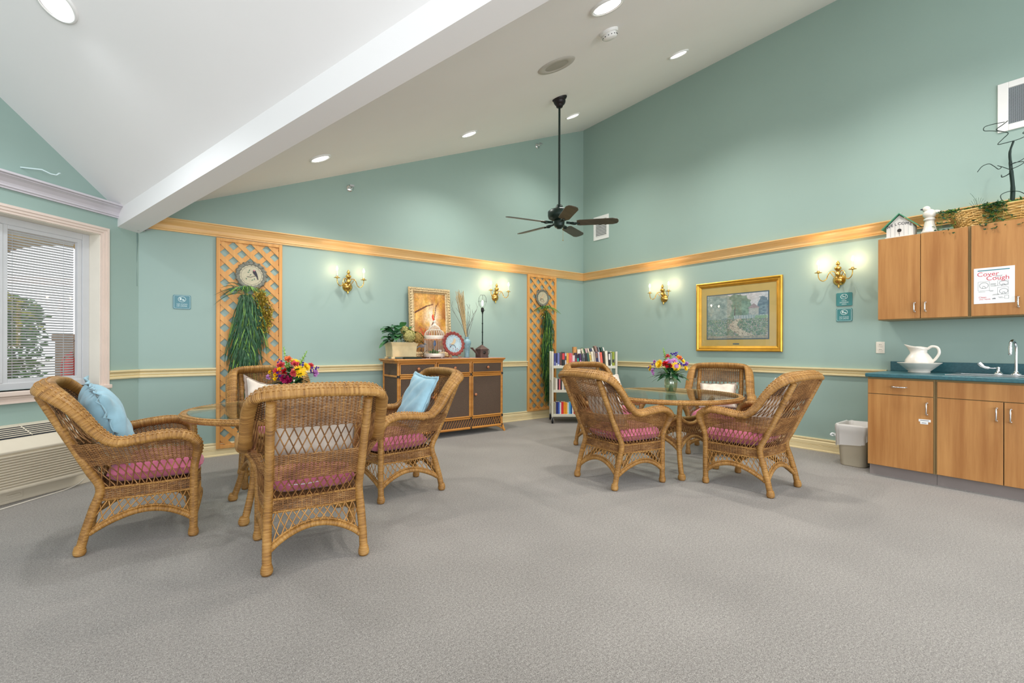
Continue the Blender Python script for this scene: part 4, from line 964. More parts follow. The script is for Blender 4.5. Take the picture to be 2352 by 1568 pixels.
def hanging(x,ztop,zbot,wid,n,label,spray,light=.15):
    t_ = thing('hanging_greenery',label,'artificial plant',(x,YB-.036,ztop)); H_ = ztop-zbot; bs = [MB(),MB()]
    for k in range(n):
        f = rng.random()**1.15; z0 = -f*(H_-.30); cw = wid*(.55+.45*math.sin(math.pi*min(1,f*1.05+.12)))
        x0 = rng.uniform(-.35,.35)*cw+.02*math.sin(f*9); L = rng.uniform(.22,.42); sx = rng.uniform(-1,1)*cw*.75; y0 = -rng.uniform(.01,.045); out = rng.uniform(.02,.085)
        if z0-L < -H_: L = max(.1,H_+z0)
        P = [(x0+sx*(1-(1-t)**1.8)*.9, y0-out*math.sin(math.pi*min(1,t*.9+.05)), z0+.05*math.sin(math.pi*min(1,t*1.4))*(1 if f < .3 else .4)-L*t**1.15) for t in np.linspace(0,1,7)]
        blade_strip(bs[0 if rng.random() > light else 1],P,rng.uniform(.006,.012))
    for k in range(40):                                               # upper tuft arching up and out
        a = rng.uniform(-1,1); L = rng.uniform(.1,.24); P = [(a*.22*t*(.5+t), -.02-.06*t, .13*math.sin(t*2.2)*(1-abs(a)*.3)-.12*t*t) for t in np.linspace(0,1,7)]
        blade_strip(bs[k%2],P,.010)
    if spray:
        for (ex,ez) in ((-.24,.06),(-.25,-.03),(-.30,-.12),(-.19,.11)): blade_strip(bs[0],[(ex*t,-.03-.02*t,ez*t+.05*math.sin(3*t)-.03*t*t) for t in np.linspace(0,1,8)],.008)
    bs[0].build('grass_blades','grass',t_); bs[1].build('pale_grass_blades','grassL',t_)
    if spray:
        b = MB()
        for k in range(1000):
            f = rng.random(); a = rng.uniform(-1,1); c = np.array([.11+.10*math.sin(f*2.6)*(.4+.6*rng.random())+a*.05, -.05-rng.random()*.07, -.0-.42*f+.07*rng.random()]); d = rng.normal(size=3); leafblade(b,c,d,.026,.016,0,.2,.1,2)
        for k in range(14): x1 = rng.uniform(.08,.22); b.tube([(0,-.03,-.02),(x1*.7,-.07,-.05),(x1,-.07,-rng.uniform(.15,.42))],.0016,4)
        b.build('yellow_sprigs','yellowspray',t_)
    else:
        b = MB()
        for k in range(60): a = rng.uniform(-1,1); leafblade(b,(a*.05,-.03,rng.uniform(-.08,.03)),(a,-.4,rng.uniform(-.1,.9)),rng.uniform(.05,.10),.018,0,.5,.1,3)
        b.build('yellow_sprigs','yellowspray',t_)
hanging(.70,1.70,.50,.20,760,'long dark green grass swag with yellow sprigs on the wide lattice',True)
hanging(4.885,1.72,.20,.15,640,'long bright green grass swag on the lattice beside the book cart',False,.3)

# ---------------------------------------------------------------- brass candle sconces
def make_sconce():
    t_ = thing('candle_sconce','x','wall light')
    b = MB(); b.m = Matrix.Rotation(R(90),4,'X'); b.lathe([(.060,0),(.060,.006),(.052,.012),(.044,.030),(.026,.046),(1e-5,.050)],28); b.m = Matrix.Identity(4); b.lathe([(1e-5,-.088),(.006,-.084),(.010,-.076),(.006,-.068),(.012,-.060),(.006,-.052),(.010,-.046)],14,c=(0,-.02,0)); b.build('backplate','brass',t_)
    b = MB(); b.lathe([(.010,.035),(.022,.045),(.026,.060),(.018,.074),(.010,.082),(.016,.092),(.030,.110),(.034,.125),(.026,.137),(.010,.142),(.010,.15)],20,c=(0,-.045,0)); b.tube([(0,-.02,.0),(0,-.045,.04)],.012,10); b.build('urn','brass',t_)
    b = MB(); b.lathe([(.009,.15),(.017,.158),(.020,.170),(.014,.184),(.006,.192),(.008,.198),(1e-5,.203)],16,c=(0,-.045,0)); b.build('finial','brass',t_)
    for s in (1,-1):
        b = MB(); P = smoothpath([(s*.012,-.045,.06),(s*.032,-.055,.088),(s*.060,-.075,.086),(s*.078,-.09,.05),(s*.088,-.10,.012),(s*.112,-.112,-.008),(s*.140,-.122,.006),(s*.155,-.125,.04),(s*.157,-.125,.078)],6); b.tube(P,.0052,8); b.tube(smoothpath([(s*.03,-.05,.03),(s*.045,-.06,.05),(s*.062,-.075,.084)]),.004,6); a_ = b.build('arm','brass',t_)
        b = MB(); b.lathe([(.006,.074),(.012,.078),(.034,.082),(.036,.086),(.016,.087),(.013,.098),(.012,.104)],20,c=(s*.157,-.125,0)); b.build('drip_pan','brass',a_)
        b = MB(); b.lathe([(.0085,.10),(.0085,.165),(.006,.168)],12,c=(s*.157,-.125,0)); c_ = b.build('candle_sleeve','ceram',t_)
        b = MB(); b.lathe([(.005,.166),(.011,.178),(.0125,.19),(.008,.205),(.003,.218),(1e-5,.221)],12,c=(s*.157,-.125,0)); b.build('bulb','bulb',c_)
    return t_
sc0 = make_sconce(); sconces = []
def sconce(x,y,z,rot,label,first=[True]):
    if first[0]: s_ = sc0; s_.location = (x,y,z); s_.rotation_euler = (0,0,rot); s_['label'] = label; s_['group'] = 'brass candle sconces'; first[0] = False
    else: s_ = dup(sc0,label,(x,y,z),rot,'brass candle sconces')
    for s in (1,-1):
        ld = bpy.data.lights.new('candle bulb light','POINT'); ld.energy = 4.2; ld.color = (1,.70,.44); ld.shadow_soft_size = .014
        l = bpy.data.objects.new('candle_bulb_light',ld); COL.objects.link(l); l.parent = s_; l.location = (s*.157,-.125,.197)
        # the lamp sits in its bulb; the bulb itself is drawn by the emissive mesh
sconce(1.775,YB,1.862,RB,'two-candle brass sconce on the back wall beside the wide lattice')
sconce(3.945,YB,1.876,RB,'two-candle brass sconce on the back wall behind the table lamp')
sconce(XR,4.085,1.842,RR_,'two-candle brass sconce on the side wall left of the garden print')
sconce(XR,1.905,1.862,RR_,'two-candle brass sconce above the pair of green signs')

# ---------------------------------------------------------------- rattan sideboard
sb = thing('sideboard','rattan sideboard with dark woven doors and honey pole framing','sideboard',(2.945,5.40,0))
X0, X1, F_, B_ = -.755, .755, -.23, .24
b = MB(); b.box((X0-.02,F_+.015,.06),(X1+.02,B_,.955)); 
b = MB(); b.box((X0+.01,F_+.02,.20),(X1-.01,B_,.95)); b.build('carcass','darkweave',sb)
b = MB()
for z0_, z1_, gx in ((.955,.970,.03),(.972,.992,.045)):
    b.prism([(X0-gx,F_-gx*.7+.03),(X0-gx+.03,F_-gx*.7),(X1+gx-.03,F_-gx*.7),(X1+gx,F_-gx*.7+.03),(X1+gx,B_+.02),(X0-gx,B_+.02)],(z0_,z1_))
b.build('top','rattanpole',sb,bevel=.008,bseg=3)
for sx in (X0+.012,X1-.012):
    for sy in (F_+.012,B_-.02):
        b = MB(); k = 1 if sx > 0 else -1; j = -1 if sy < 0 else 1; b.tube(smoothpath([(sx+k*.035,sy+j*.022,0),(sx+k*.012,sy+j*.01,.07),(sx,sy,.13),(sx,sy,.3),(sx,sy,.955)],5),.0165,10); b.build('leg','rattanpole',sb)
b = MB()
for z in (.948,.785,.215,.087):
    b.tube([(X0,F_+.008,z),(X1,F_+.008,z)],.0135 if z > .1 else .016,8); b.tube([(X0+.012,F_,z),(X0+.012,B_,z)],.0135,8); b.tube([(X1-.012,F_,z),(X1-.012,B_,z)],.0135,8)
for x in (-.250,.250): b.tube([(x,F_+.006,.215),(x,F_+.006,.955)],.0125,8)
for k in (-1,1): b.tube(smoothpath([(k*.755,F_+.005,.03),(k*.66,F_+.005,.078),(k*.5,F_+.005,.086)]),.010,6)
b.build('pole_frame','rattanpole',sb)
b = MB(); [b.lathe([(.019,z-.014),(.019,z+.014)],10,c=(x,F_+.008,0)) for z in (.785,.215,.087) for x in (X0+.012,-.25,.25,X1-.012)]; b.build('cane_bindings','binding',sb)
bays = [(-.735,-.265),(-.235,.235),(.265,.735)]
for i,(x0,x1) in enumerate(bays):
    d_ = MB(); d_.box((x0+.012,F_-.002,.815),(x1-.012,F_+.03,.925)); dr_ = d_.build('drawer','darkweave',sb)
    b = MB()
    for (p,q) in (((x0+.008,.808),(x1-.008,.808)),((x0+.008,.932),(x1-.008,.932)),((x0+.008,.808),(x0+.008,.932)),((x1-.008,.808),(x1-.008,.932))): b.tube([(p[0],F_-.004,p[1]),(q[0],F_-.004,q[1])],.0075,8)
    b.build('drawer_edging','rattanpole',dr_)
    b = MB(); b.m = Matrix.Translation(((x0+x1)/2,F_-.004,.872)) @ Matrix.Rotation(R(90),4,'X'); b.lathe([(.009,0),(.008,.01),(.017,.018),(.019,.026),(.012,.034),(1e-5,.036)],16); b.build('knob','copper',dr_)
    d_ = MB(); d_.box((x0+.012,F_,.245),(x1-.012,F_+.03,.755)); dr_ = d_.build('door','darkweave',sb)
    b = MB()
    for (p,q) in (((x0+.008,.238),(x1-.008,.238)),((x0+.008,.762),(x1-.008,.762)),((x0+.008,.238),(x0+.008,.762)),((x1-.008,.238),(x1-.008,.762))): b.tube([(p[0],F_-.002,p[1]),(q[0],F_-.002,q[1])],.009,8)
    b.build('door_edging','rattanpole',dr_)
    b = MB(); b.m = Matrix.Translation(((x1-.045) if i == 0 else (x0+.045),F_-.002,.52)) @ Matrix.Rotation(R(90),4,'X'); b.lathe([(.009,0),(.008,.01),(.017,.018),(.019,.026),(.012,.034),(1e-5,.036)],16); b.build('knob','copper',dr_)
b = MB(); b.box((X0+.02,F_+.02,.10),(X1-.02,F_+.026,.205))
for x in np.arange(X0+.03,X1-.06,.036): b.tube([(x,F_+.012,.10),(x+.05,F_+.012,.2)],.003,5,mi=1)
for x in (.60,.64,.68): b.tube([(x+.05,F_+.006,.10),(x,F_+.006,.2)],.003,5,mi=1)
b.build('lower_fretwork',['darkweave','rattanpole'],sb)
ZT = .992
b = MB(); b.grid(lambda u,v: (-.65+1.48*u, -.21+.36*v, ZT+.0015+.0006*math.sin(u*40)*math.sin(v*20)), 60, 12); 
b.prism([(-.65,-.21),(.83-.03,-.21),(.80,.15),(-.65,.15)],(ZT,ZT+.0015)); o = b.build('table_runner','runner',loc=(2.945,5.40,0)); tag(o,'thin patterned runner cloth along the sideboard top','table runner'); ZT += .0025
# leaning bird painting
def paintgrid(b, w, h, nx, ny, fn, y=0):
    V = []; C = []
    for j in range(ny+1):
        for i in range(nx+1): V.append(((i/nx-.5)*w, y, j/ny*h)); C.append((*lin(fn(i/nx,j/ny)),1))
    F = [(j*(nx+1)+i,j*(nx+1)+i+1,(j+1)*(nx+1)+i+1,(j+1)*(nx+1)+i) for j in range(ny) for i in range(nx)]
    b.add(V,F); b.cols = C
def vn(sc, seed):
    g = np.random.default_rng(seed).random((64,64))
    def f(u,v):
        x, y = u*sc, v*sc; i, j = int(x), int(y); a, c = x-i, y-j; a = a*a*(3-2*a); c = c*c*(3-2*c); q = lambda p,r: g[p%64,r%64]
        return (q(i,j)*(1-a)+q(i+1,j)*a)*(1-c)+(q(i,j+1)*(1-a)+q(i+1,j+1)*a)*c
    return f
n5, n12, n30, n60 = vn(5,1), vn(12,2), vn(30,3), vn(60,4)
mix = lambda a,b,t: tuple(p+(q-p)*max(0,min(1,t)) for p,q in zip(a,b))
def segd(u,v,a,c):
    p = np.array([u-a[0],v-a[1]]); d = np.array([c[0]-a[0],c[1]-a[1]]); t = max(0,min(1,p@d/(d@d))); return float(np.hypot(*(p-d*t)))
def birdart(u,v):
    c = mix((150,84,32),(244,190,104),n5(u,v)*.7+n12(u,v)*.5-.02); g = max(0,1-math.hypot((u-.55)/.34,(v-.58)/.30)); c = mix(c,(250,226,200),g*1.5)
    if v < .36: c = mix(c,(70,44,24),(.36-v)*2.2*n12(u,v)+.15)
    c = mix(c,(206,150,40),max(0,n12(u+.3,v+.7)-.6)*1.8)
    for (p,q,w) in (((0,.66),(.38,.78),.014),((.38,.78),(.6,.82),.008),((.45,.34),(.62,.55),.014),((.62,.55),(.70,.80),.010),((.70,.78),(.76,.84),.006)):
        if segd(u,v,p,q) < w: c = (104,56,30)
    if math.hypot((u-.585)/.030,(v-.60)/.05) < 1 or math.hypot((u-.60)/.022,(v-.565)/.03) < 1: c = (222,76,44)
    if math.hypot((u-.25)/.13,(v-.34)/.07) < .9 and n30(u,v) > .38: c = (214,74,52)
    if math.hypot((u-.42)/.10,(v-.27)/.08) < .9 and n30(u,v) > .42: c = (200,60,50)
    if math.hypot((u-.80)/.10,(v-.28)/.10) < 1: c = mix((196,150,120),(150,130,96),n30(u,v))
    return tuple(x*(.9+.2*n60(u,v)) for x in c)
def pictureframe(b, w, h, fw, prof, mi=0):
    """mitred moulding: prof = [(inset from outer edge, forward)]"""
    cs = [(-1,0),(1,0),(1,1),(-1,1)]; m = len(prof); V = []
    for (sx,sz) in cs:
        for (i_,f_) in prof: V.append((sx*(w/2-i_), -f_, (i_ if sz == 0 else h-i_)))
    F = [(a*m+k,a*m+(k+1)%m,((a+1)%4)*m+(k+1)%m,((a+1)%4)*m+k) for a in range(4) for k in range(m)]
    b.add(V,F,None,mi)
bp = thing('framed_painting','framed bird painting leaning on the wall at the back of the sideboard','painting',mat=Matrix.Translation((2.845,5.615,ZT)) @ Matrix.Rotation(R(-3.8),4,'X'))
b = MB(); pictureframe(b,.61,.93,.075,[(0,0),(0,.018),(.012,.034),(.03,.030),(.05,.036),(.062,.022),(.078,.014),(.078,0)]); 
for k in range(96):
    t = k/96*4; a = int(t); f = t-a; L = [(-.28+.56*f,.025),(.28,.025+.88*f),(.28-.56*f,.905),(-.28,.905-.88*f)][a]; b.ball((L[0],-.032,L[1]),.013,5,0,(1.2,.7,1.0))
b.build('ornate_frame','silverGold',bp)
b = MB(); paintgrid(b,.46,.78,84,130,birdart,-.012); b.m = Matrix.Identity(4); o = b.build('canvas','canvas',bp); o.location = (0,0,.075)
b = MB(); b.box((-.24,-.006,.07),(.24,0,.86)); b.build('backing','twig',bp)
# planter with dried hydrangea
pl = thing('potted_hydrangea','cream square planter of hydrangea leaves and dried blooms on the sideboard','potted plant',(2.33,5.40,ZT))
b = MB()
def potring(z, w, flare=0): return [(sx*w,sy*w*.72,z) for sx,sy in ((-1,-1),(1,-1),(1,1),(-1,1))]
lv = [(.022,.150),(.05,.152),(.10,.154),(.15,.160),(.19,.176),(.20,.180),(.20,.166),(.15,.148),(.06,.14)]
V = sum([potring(z,w) for z,w in lv],[]); F = [(0,1,2,3)]+[(k*4+i,k*4+(i+1)%4,k*4+4+(i+1)%4,k*4+4+i) for k in range(len(lv)-1) for i in range(4)]+[tuple((len(lv)-1)*4+i for i in (3,2,1,0))]
b.add(V,[f[::-1] if k == 0 else f for k,f in enumerate(F)]); b.build('planter_pot','stone',pl,bevel=.008)
b = MB(); [b.box((sx*.145-.02,sy*.10-.016,0),(sx*.145+.02,sy*.10+.016,.024)) for sx in (-1,1) for sy in (-1,1)]; b.build('pot_feet','stone',pl,bevel=.004)
bs = [MB(),MB()]
for k in range(62):
    a = rng.uniform(0,6.28); r_ = rng.uniform(.02,.13); x = r_*1.3*math.cos(a)-.03; y = r_*.7*math.sin(a)-.02; d = np.array([math.cos(a)*1.1-.15,math.sin(a)*.6-.35,rng.uniform(.25,1.1)]); z = .20+rng.uniform(0,.20)*(1-r_*2); y += .03
    leafblade(bs[k%2],(x,y,z),d,rng.uniform(.09,.15),rng.uniform(.07,.105),0,.5,.25,6)
for (x,y,z,d) in ((-.1,-.05,.24,(-.9,-.3,.5)),(-.13,-.05,.2,(-1,-.2,.25)),(-.12,-.0,.26,(-.9,-.2,.2)),(-.05,-.02,.32,(-.2,-.3,1)),(.0,-.02,.36,(.1,-.3,1)),(.10,-.04,.28,(.9,-.3,.5)),(.13,-.04,.22,(1,-.3,.1)),(-.06,-.04,.27,(-.3,-.7,.3)),(-.08,-.02,.28,(-.8,0,.9)),(.16,-.03,.27,(.7,-.4,.2)),(-.15,-.02,.21,(-.9,-.2,-.15)),(.08,0,.33,(.7,0,1))): leafblade(bs[0],(x,y,z),d,.15,.11,0,.4,.25,6)
bs[0].build('leaves','leaf',pl); bs[1].build('bluish_leaves','leafteal',pl)
for k,(x,y,z,r_,mm) in enumerate(((.05,-.13,.275,.075,'hydr'),(.165,-.11,.255,.072,'hydr2'),(.02,-.06,.345,.05,'hydr'))):
    b = MB()
    for i in range(150):
        d = rng.normal(size=3); d /= np.linalg.norm(d); p = np.array([x,y,z])+d*r_*(.86+.14*rng.random()); petalflower(b,p,d,.015,4,0,0,1,.9)
    b.ball((x,y,z),r_*.84,8); b.build('hydrangea_bloom',mm,pl)
b = MB(); [b.tube(smoothpath([(x*.2,0,.08),(x*.6,y*.5,.18),(x,y,z)]),.004,5) for x,y,z in ((.06,-.1,.27),(.17,-.07,.24),(-.1,-.05,.25),(0,0,.33))]; b.build('stems','stem',pl)
o = MB(); o.box((-.11,-.035,0),(.11,.035,.018)); o.box((-.10,-.028,.018),(.10,.028,.022)); tag(o.build('dark_tray','greenblack',loc=(2.40,5.225,ZT),bevel=.004),'small dark green tray lying in front of the cream planter','tray')
# birdcage
cg = thing('birdcage','white domed wire birdcage on the sideboard','birdcage',(2.79,5.41,ZT)); r_ = .128
b = MB(); b.lathe([(1e-5,.014),(r_*.98,.014),(r_+.006,.02),(r_+.006,.055),(r_*.98,.06)],36); [b.ball((r_*.86*math.cos(a),r_*.86*math.sin(a),.009),.010,6) for a in np.linspace(.5,6.8,5)[:-1]]; b.build('base','cagewhite',cg)
b = MB()
for k in range(30): a = 2*math.pi*k/30; b.tube([(r_*math.cos(a),r_*math.sin(a),.055),(r_*math.cos(a),r_*math.sin(a),.29)],.0018,5)
for k in range(24):
    a = 2*math.pi*k/24; b.tube([(q*math.cos(a),q*math.sin(a),z) for q,z in ((r_,.285),(r_*.97,.315),(r_*.84,.345),(r_*.62,.362),(r_*.56,.37),(r_*.52,.39),(r_*.36,.412),(.018,.424))],.0026,5)
b.build('wires','cagewhite',cg)
b = MB(); b.lathe([(r_+.003,.245),(r_+.005,.25),(r_+.005,.285),(r_+.003,.29)],36,caps=False); b.lathe([(r_*.60,.360),(r_*.63,.364),(r_*.60,.368)],30,caps=False); b.build('hoops','cagewhite',cg)
b = MB(); b.lathe([(.03,.418),(.026,.43),(.012,.445),(.010,.455),(.02,.466),(.016,.48),(1e-5,.487)],18); b.build('finial','cagewhite',cg)
b = MB()
for k in range(60): a = 2*math.pi*k/60; ruffled(b,((r_+.012)*math.cos(a),(r_+.012)*math.sin(a),.236),(math.cos(a),math.sin(a),.1),.014,0,7)
b.build('flower_garland',simple('peach ribbon flowers',(226,176,138),.7,var=.2,scale=60),cg)
mo = thing('moss_nest','green moss and small pale eggs inside the white birdcage','ornament',(2.79,5.41,ZT+.061))
b = MB(); leafcards(b,[(rng.normal()*.03,rng.normal()*.03,rng.random()*.025) for _ in range(160)],.03); b.build('moss','soil',mo)
b = MB(); [b.ball((x,y,.03),.016,8,0,(1,1,1.2)) for x,y in ((.045,-.04),(.065,-.03),(.055,-.06))]; b.build('eggs','ceram',mo)
pb_ = thing('bird_figure','small blue bird figure perched inside the white birdcage','ornament',(2.78,5.39,ZT+.062))
b = MB(); b.ball((0,0,.12),.018,8,0,(1,1,1.7)); b.ball((0,-.004,.152),.012,8); b.tube([(0,.01,.095),(0,.02,.06)],.006,6); b.build('body',simple('blue feather paint',(54,96,150),.6),pb_)
b = MB(); b.tube([(0,0,0),(0,0,.10)],.003,6); b.build('perch','twig',pb_)
br = thing('metal_bird','dark metal bird on a wire twig between planter and birdcage','ornament',(2.585,5.31,ZT))
b = MB(); b.ball((-.02,0,.155),.024,8,0,(1.7,.8,.9)); b.ball((.02,0,.18),.014,8); b.tube([(.03,0,.18),(.05,0,.176)],.004,6); b.tube([(-.055,0,.15),(-.09,0,.13)],.008,6); b.build('body','inkgrey',br)
b = MB(); leafblade(b,(.0,-.012,.15),(-1,-.3,.3),.07,.035,0,.1); b.build('wing','pinkink',br)
b = MB(); b.tube(smoothpath([(.0,0,0),(.0,0,.06),(-.03,0,.10),(-.015,0,.14)]),.003,6); b.tube([(0,0,.06),(.045,0,.10)],.0025,6); b.lathe([(.03,0),(.03,.004)],16); b.build('twig_stand','blackmetal',br)
# red rimmed plate on an easel
pe = plate(2.972,ZT+.185,5.243,.158,'pale bird plate in a carved red frame standing on the sideboard','redframe','plateblue',1,tilt=-12)
b = MB(); b.m = pe.matrix_world.inverted() @ Matrix.Translation((2.972,5.243,ZT)); 
for s in (-1,1): b.tube(smoothpath([(s*.05,-.06,.004),(s*.055,-.03,.03),(s*.05,.03,.06),(s*.03,.06,.18)]),.004,6); b.tube(smoothpath([(s*.05,-.06,.004),(s*.07,-.062,.02),(s*.09,-.05,.012)]),.004,6)
b.tube([(0,.06,.2),(0,.12,.004)],.004,6); b.tube([(-.055,0,.06),(.055,0,.06)],.004,6); b.build('easel','copper',pe)
# vase of twigs
vz = thing('pottery_vase','pale blue pottery vase holding dried reeds on the sideboard','vase',(3.30,5.45,ZT))
b = MB(); b.lathe([(1e-5,0),(.034,0),(.036,.01),(.034,.06),(.042,.13),(.056,.19),(.058,.21),(.046,.236),(.028,.25),(.026,.262),(.034,.278),(.032,.28),(.022,.262),(.02,.2),(1e-5,.15)],32); b.build('vase_body','vaseblue',vz)
rd = thing('dried_reeds','bundle of straw reeds and grey twigs standing in the blue vase','dried stems',(3.30,5.45,ZT+.19)); bs = [MB(),MB()]
for k in range(30):
    a = rng.uniform(-1,1); c = rng.uniform(-1,1); tip = (-.13+.05*a, .04*c-.03, .62+.10*rng.random()); bs[0].tube(smoothpath([(.008*a,.008*c,0),(-.02+.01*a,.01*c,.14),tip],4),.0032,5)
for k in range(11):
    a = rng.uniform(-.28,.22); tip = np.array([a,rng.uniform(-.06,.05),rng.uniform(.45,.75)]); P = smoothpath([(0,0,0),(a*.25,0,.2),tip*.75+np.array([.02*rng.normal(),0,0]),tip],5); bs[1].tube(P,[.0032-.0022*i/(len(P)-1) for i in range(len(P))],5)
    for j in range(3): q = P[6+j*3]; bs[1].tube([q,q+np.array([rng.normal()*.04,rng.normal()*.02,.07])],.0013,4)
bs[0].build('reeds','reed',rd); bs[1].build('twigs','twig',rd)
# watering can birdhouse
wc = thing('birdhouse_watering_can','rusty watering can shaped birdhouse beside the lamp base','birdhouse',(3.445,5.30,ZT))
b = MB(); b.prism([(-.062,-.062),(.062,-.062),(.062,.062),(-.062,.062)],(0,.115)); b.add([(-.07,-.07,.113),(.07,-.07,.113),(.07,.07,.113),(-.07,.07,.113),(0,0,.178)],[(0,1,4),(1,2,4),(2,3,4),(3,0,4),(3,2,1,0)]); b.build('body','rust',wc)
b = MB(); b.m = Matrix.Translation((0,-.0625,.068)) @ Matrix.Rotation(R(90),4,'X'); b.lathe([(1e-5,.001),(.022,.001),(.022,0)],20); b.build('entry_hole','binding',wc)
b = MB(); b.tube([(-.05,0,.03),(-.12,-.01,.09),(-.165,-.015,.125)],[.016,.013,.012],10); b.lathe([(.012,0),(.024,.018)],14,c=(-.168,-.015,.118)); b.build('spout','rust',wc)
b = MB(); b.tube(smoothpath([(.055,0,.1),(.11,0,.11),(.11,0,.05),(.06,0,.02)]),.005,6); b.build('handle','rust',wc)
# lamp
lp = thing('table_lamp','slim dark bare bulb lamp with square base on the sideboard','lamp',(3.545,5.44,ZT))
b = MB(); b.box((-.062,-.062,0),(.062,.062,.018)); b.box((-.05,-.05,.018),(.05,.05,.03)); b.build('base','greenblack',lp,bevel=.004)
b = MB(); b.lathe([(.03,.03),(.018,.05),(.012,.08),(.016,.09),(.011,.10),(.009,.2),(.013,.21),(.008,.22),(.008,.34),(.012,.35),(.008,.36),(.0075,.46),(.012,.47),(.007,.48),(.007,.60),(.012,.615),(.010,.63)],16); [b.tube(smoothpath([(s*.01,0,.10),(s*.03,0,.115),(s*.034,0,.13)]),.004,6) for s in (1,-1)]; b.build('stem','greenblack',lp)
b = MB(); b.lathe([(.012,.625),(.02,.635),(.022,.675),(.016,.69)],18); b.tube([(.02,0,.655),(.04,0,.655)],.004,6); so_ = b.build('socket','blackmetal',lp)
b = MB(); b.lathe([(.013,.69),(.016,.71),(.026,.745),(.030,.775),(.022,.80),(1e-5,.812)],20); b.build('bulb_glass','bulbglass',so_)
b = MB(); b.lathe([(.006,.715),(.011,.73),(.011,.775),(.005,.785),(1e-5,.787)],12); b.build('filament','bulbwhite',so_)
b = MB()
for k in range(6):
    a = math.pi*k/3; b.tube([(q*math.cos(a),q*math.sin(a),z) for q,z in ((.022,.69),(.045,.72),(.06,.77),(.055,.83),(.03,.865))],.0014,5)
b.tube([(.06*math.cos(a),.06*math.sin(a),.775) for a in np.linspace(0,6.28,25)[:-1]],.0014,5,closed=True); b.tube([(.03*math.cos(a),.03*math.sin(a),.865) for a in np.linspace(0,6.28,17)[:-1]],.0014,5,closed=True); b.build('wire_cage','greenblack',lp)
ld = bpy.data.lights.new('lamp bulb light','POINT'); ld.energy = 4; ld.color = (1,.86,.68); ld.shadow_soft_size = .03; l = bpy.data.objects.new('lamp_bulb_light',ld); COL.objects.link(l); l.parent = lp; l.location = (0,0,.755)

# ---------------------------------------------------------------- book cart
KM = Matrix.Translation((5.014,4.915,0)) @ Matrix.Rotation(R(-36.72),4,'Z')
ct = thing('book_cart','cream metal library cart with three shelves of books in the corner','book cart',mat=KM); CW = .49; CD = .42
for x in (-CW,CW-.03):
    for y in (0,CD-.03): b = MB(); b.box((x,y,.10),(x+.03,y+.03,1.075)); b.build('upright','cart',ct,bevel=.004)
for x in (-CW+.008,CW-.022):
    for z in (.60,.24): b = MB(); b.box((x,.03,z),(x+.014,CD-.03,z+.03)); b.build('side_rail','cart',ct,bevel=.002)
for z in (.835,.475,.115):
    b = MB(); b.box((-CW+.03,.005,z),(CW-.03,CD-.005,z+.006)); b.box((-CW+.03,.002,z-.012),(CW-.03,.012,z+.028)); b.box((-CW+.03,CD-.012,z-.012),(CW-.03,CD-.002,z+.028)); b.build('shelf','cart',ct,bevel=.002)
for z in (.835,.475):
    b = MB(); b.box((-CW+.03,CD*.5-.004,z+.006),(CW-.03,CD*.5+.004,z+.17)); b.build('divider','cart',ct)
for x in (-CW+.015,CW-.015):
    for y in (.015,CD-.015):
        b = MB(); b.lathe([(.012,.075),(.012,.105)],10,c=(x,y,0)); b.box((x-.018,y-.012,.045),(x-.014,y+.03,.082)); b.box((x+.014,y-.012,.045),(x+.018,y+.03,.082)); b.box((x-.018,y-.012,.078),(x+.018,y+.03,.082)); c_ = b.build('caster','steel',ct)
        b = MB(); b.m = Matrix.Translation((x,y+.01,.045)) @ Matrix.Rotation(R(90),4,'Y'); b.lathe([(.02,-.012),(.045,-.012),(.045,.012),(.02,.012)],24); b.build('wheel','rubber',c_)
ORD = ['first','second','third','fourth','fifth','sixth','seventh','eighth','ninth','tenth','eleventh','twelfth','thirteenth','fourteenth','fifteenth','sixteenth','seventeenth','eighteenth','nineteenth','twentieth','twenty-first','twenty-second','twenty-third','twenty-fourth','twenty-fifth','twenty-sixth','twenty-seventh','twenty-eighth','twenty-ninth','thirtieth']
bcache = {}
def book(x, z, w, h, d, c, label, group, lean=0, y=.02, accent=None, acc2=None):
    key = tuple(c)
    if key not in bcache: bcache[key] = bookmat(len(bcache),c)
    t_ = thing('book',label,'book',group=group,mat=KM @ Matrix.Translation((x,y,z)) @ Matrix.Rotation(R(lean),4,'Y'))
    b = MB(); t = .0025; b.box((0,0,0),(t,d,h)); b.box((w-t,0,0),(w,d,h)); b.prism([(t,t),(t,0),(w*.3,-.003),(w*.7,-.003),(w-t,0),(w-t,t)],(0,h)); b.build('cover',bcache[key],t_)
    b = MB(); b.box((t,t,.003),(w-t,d-.004,h-.003)); b.build('pages','page',t_)
    if accent:
        (c2,z0,z1) = accent; k2 = tuple(c2)
        if k2 not in bcache: bcache[k2] = bookmat(len(bcache),c2)
        b = MB(); b.box((w*.08,-.0042,h*z0),(w*.92,-.0028,h*z1)); b.build('spine_label',bcache[k2],t_)
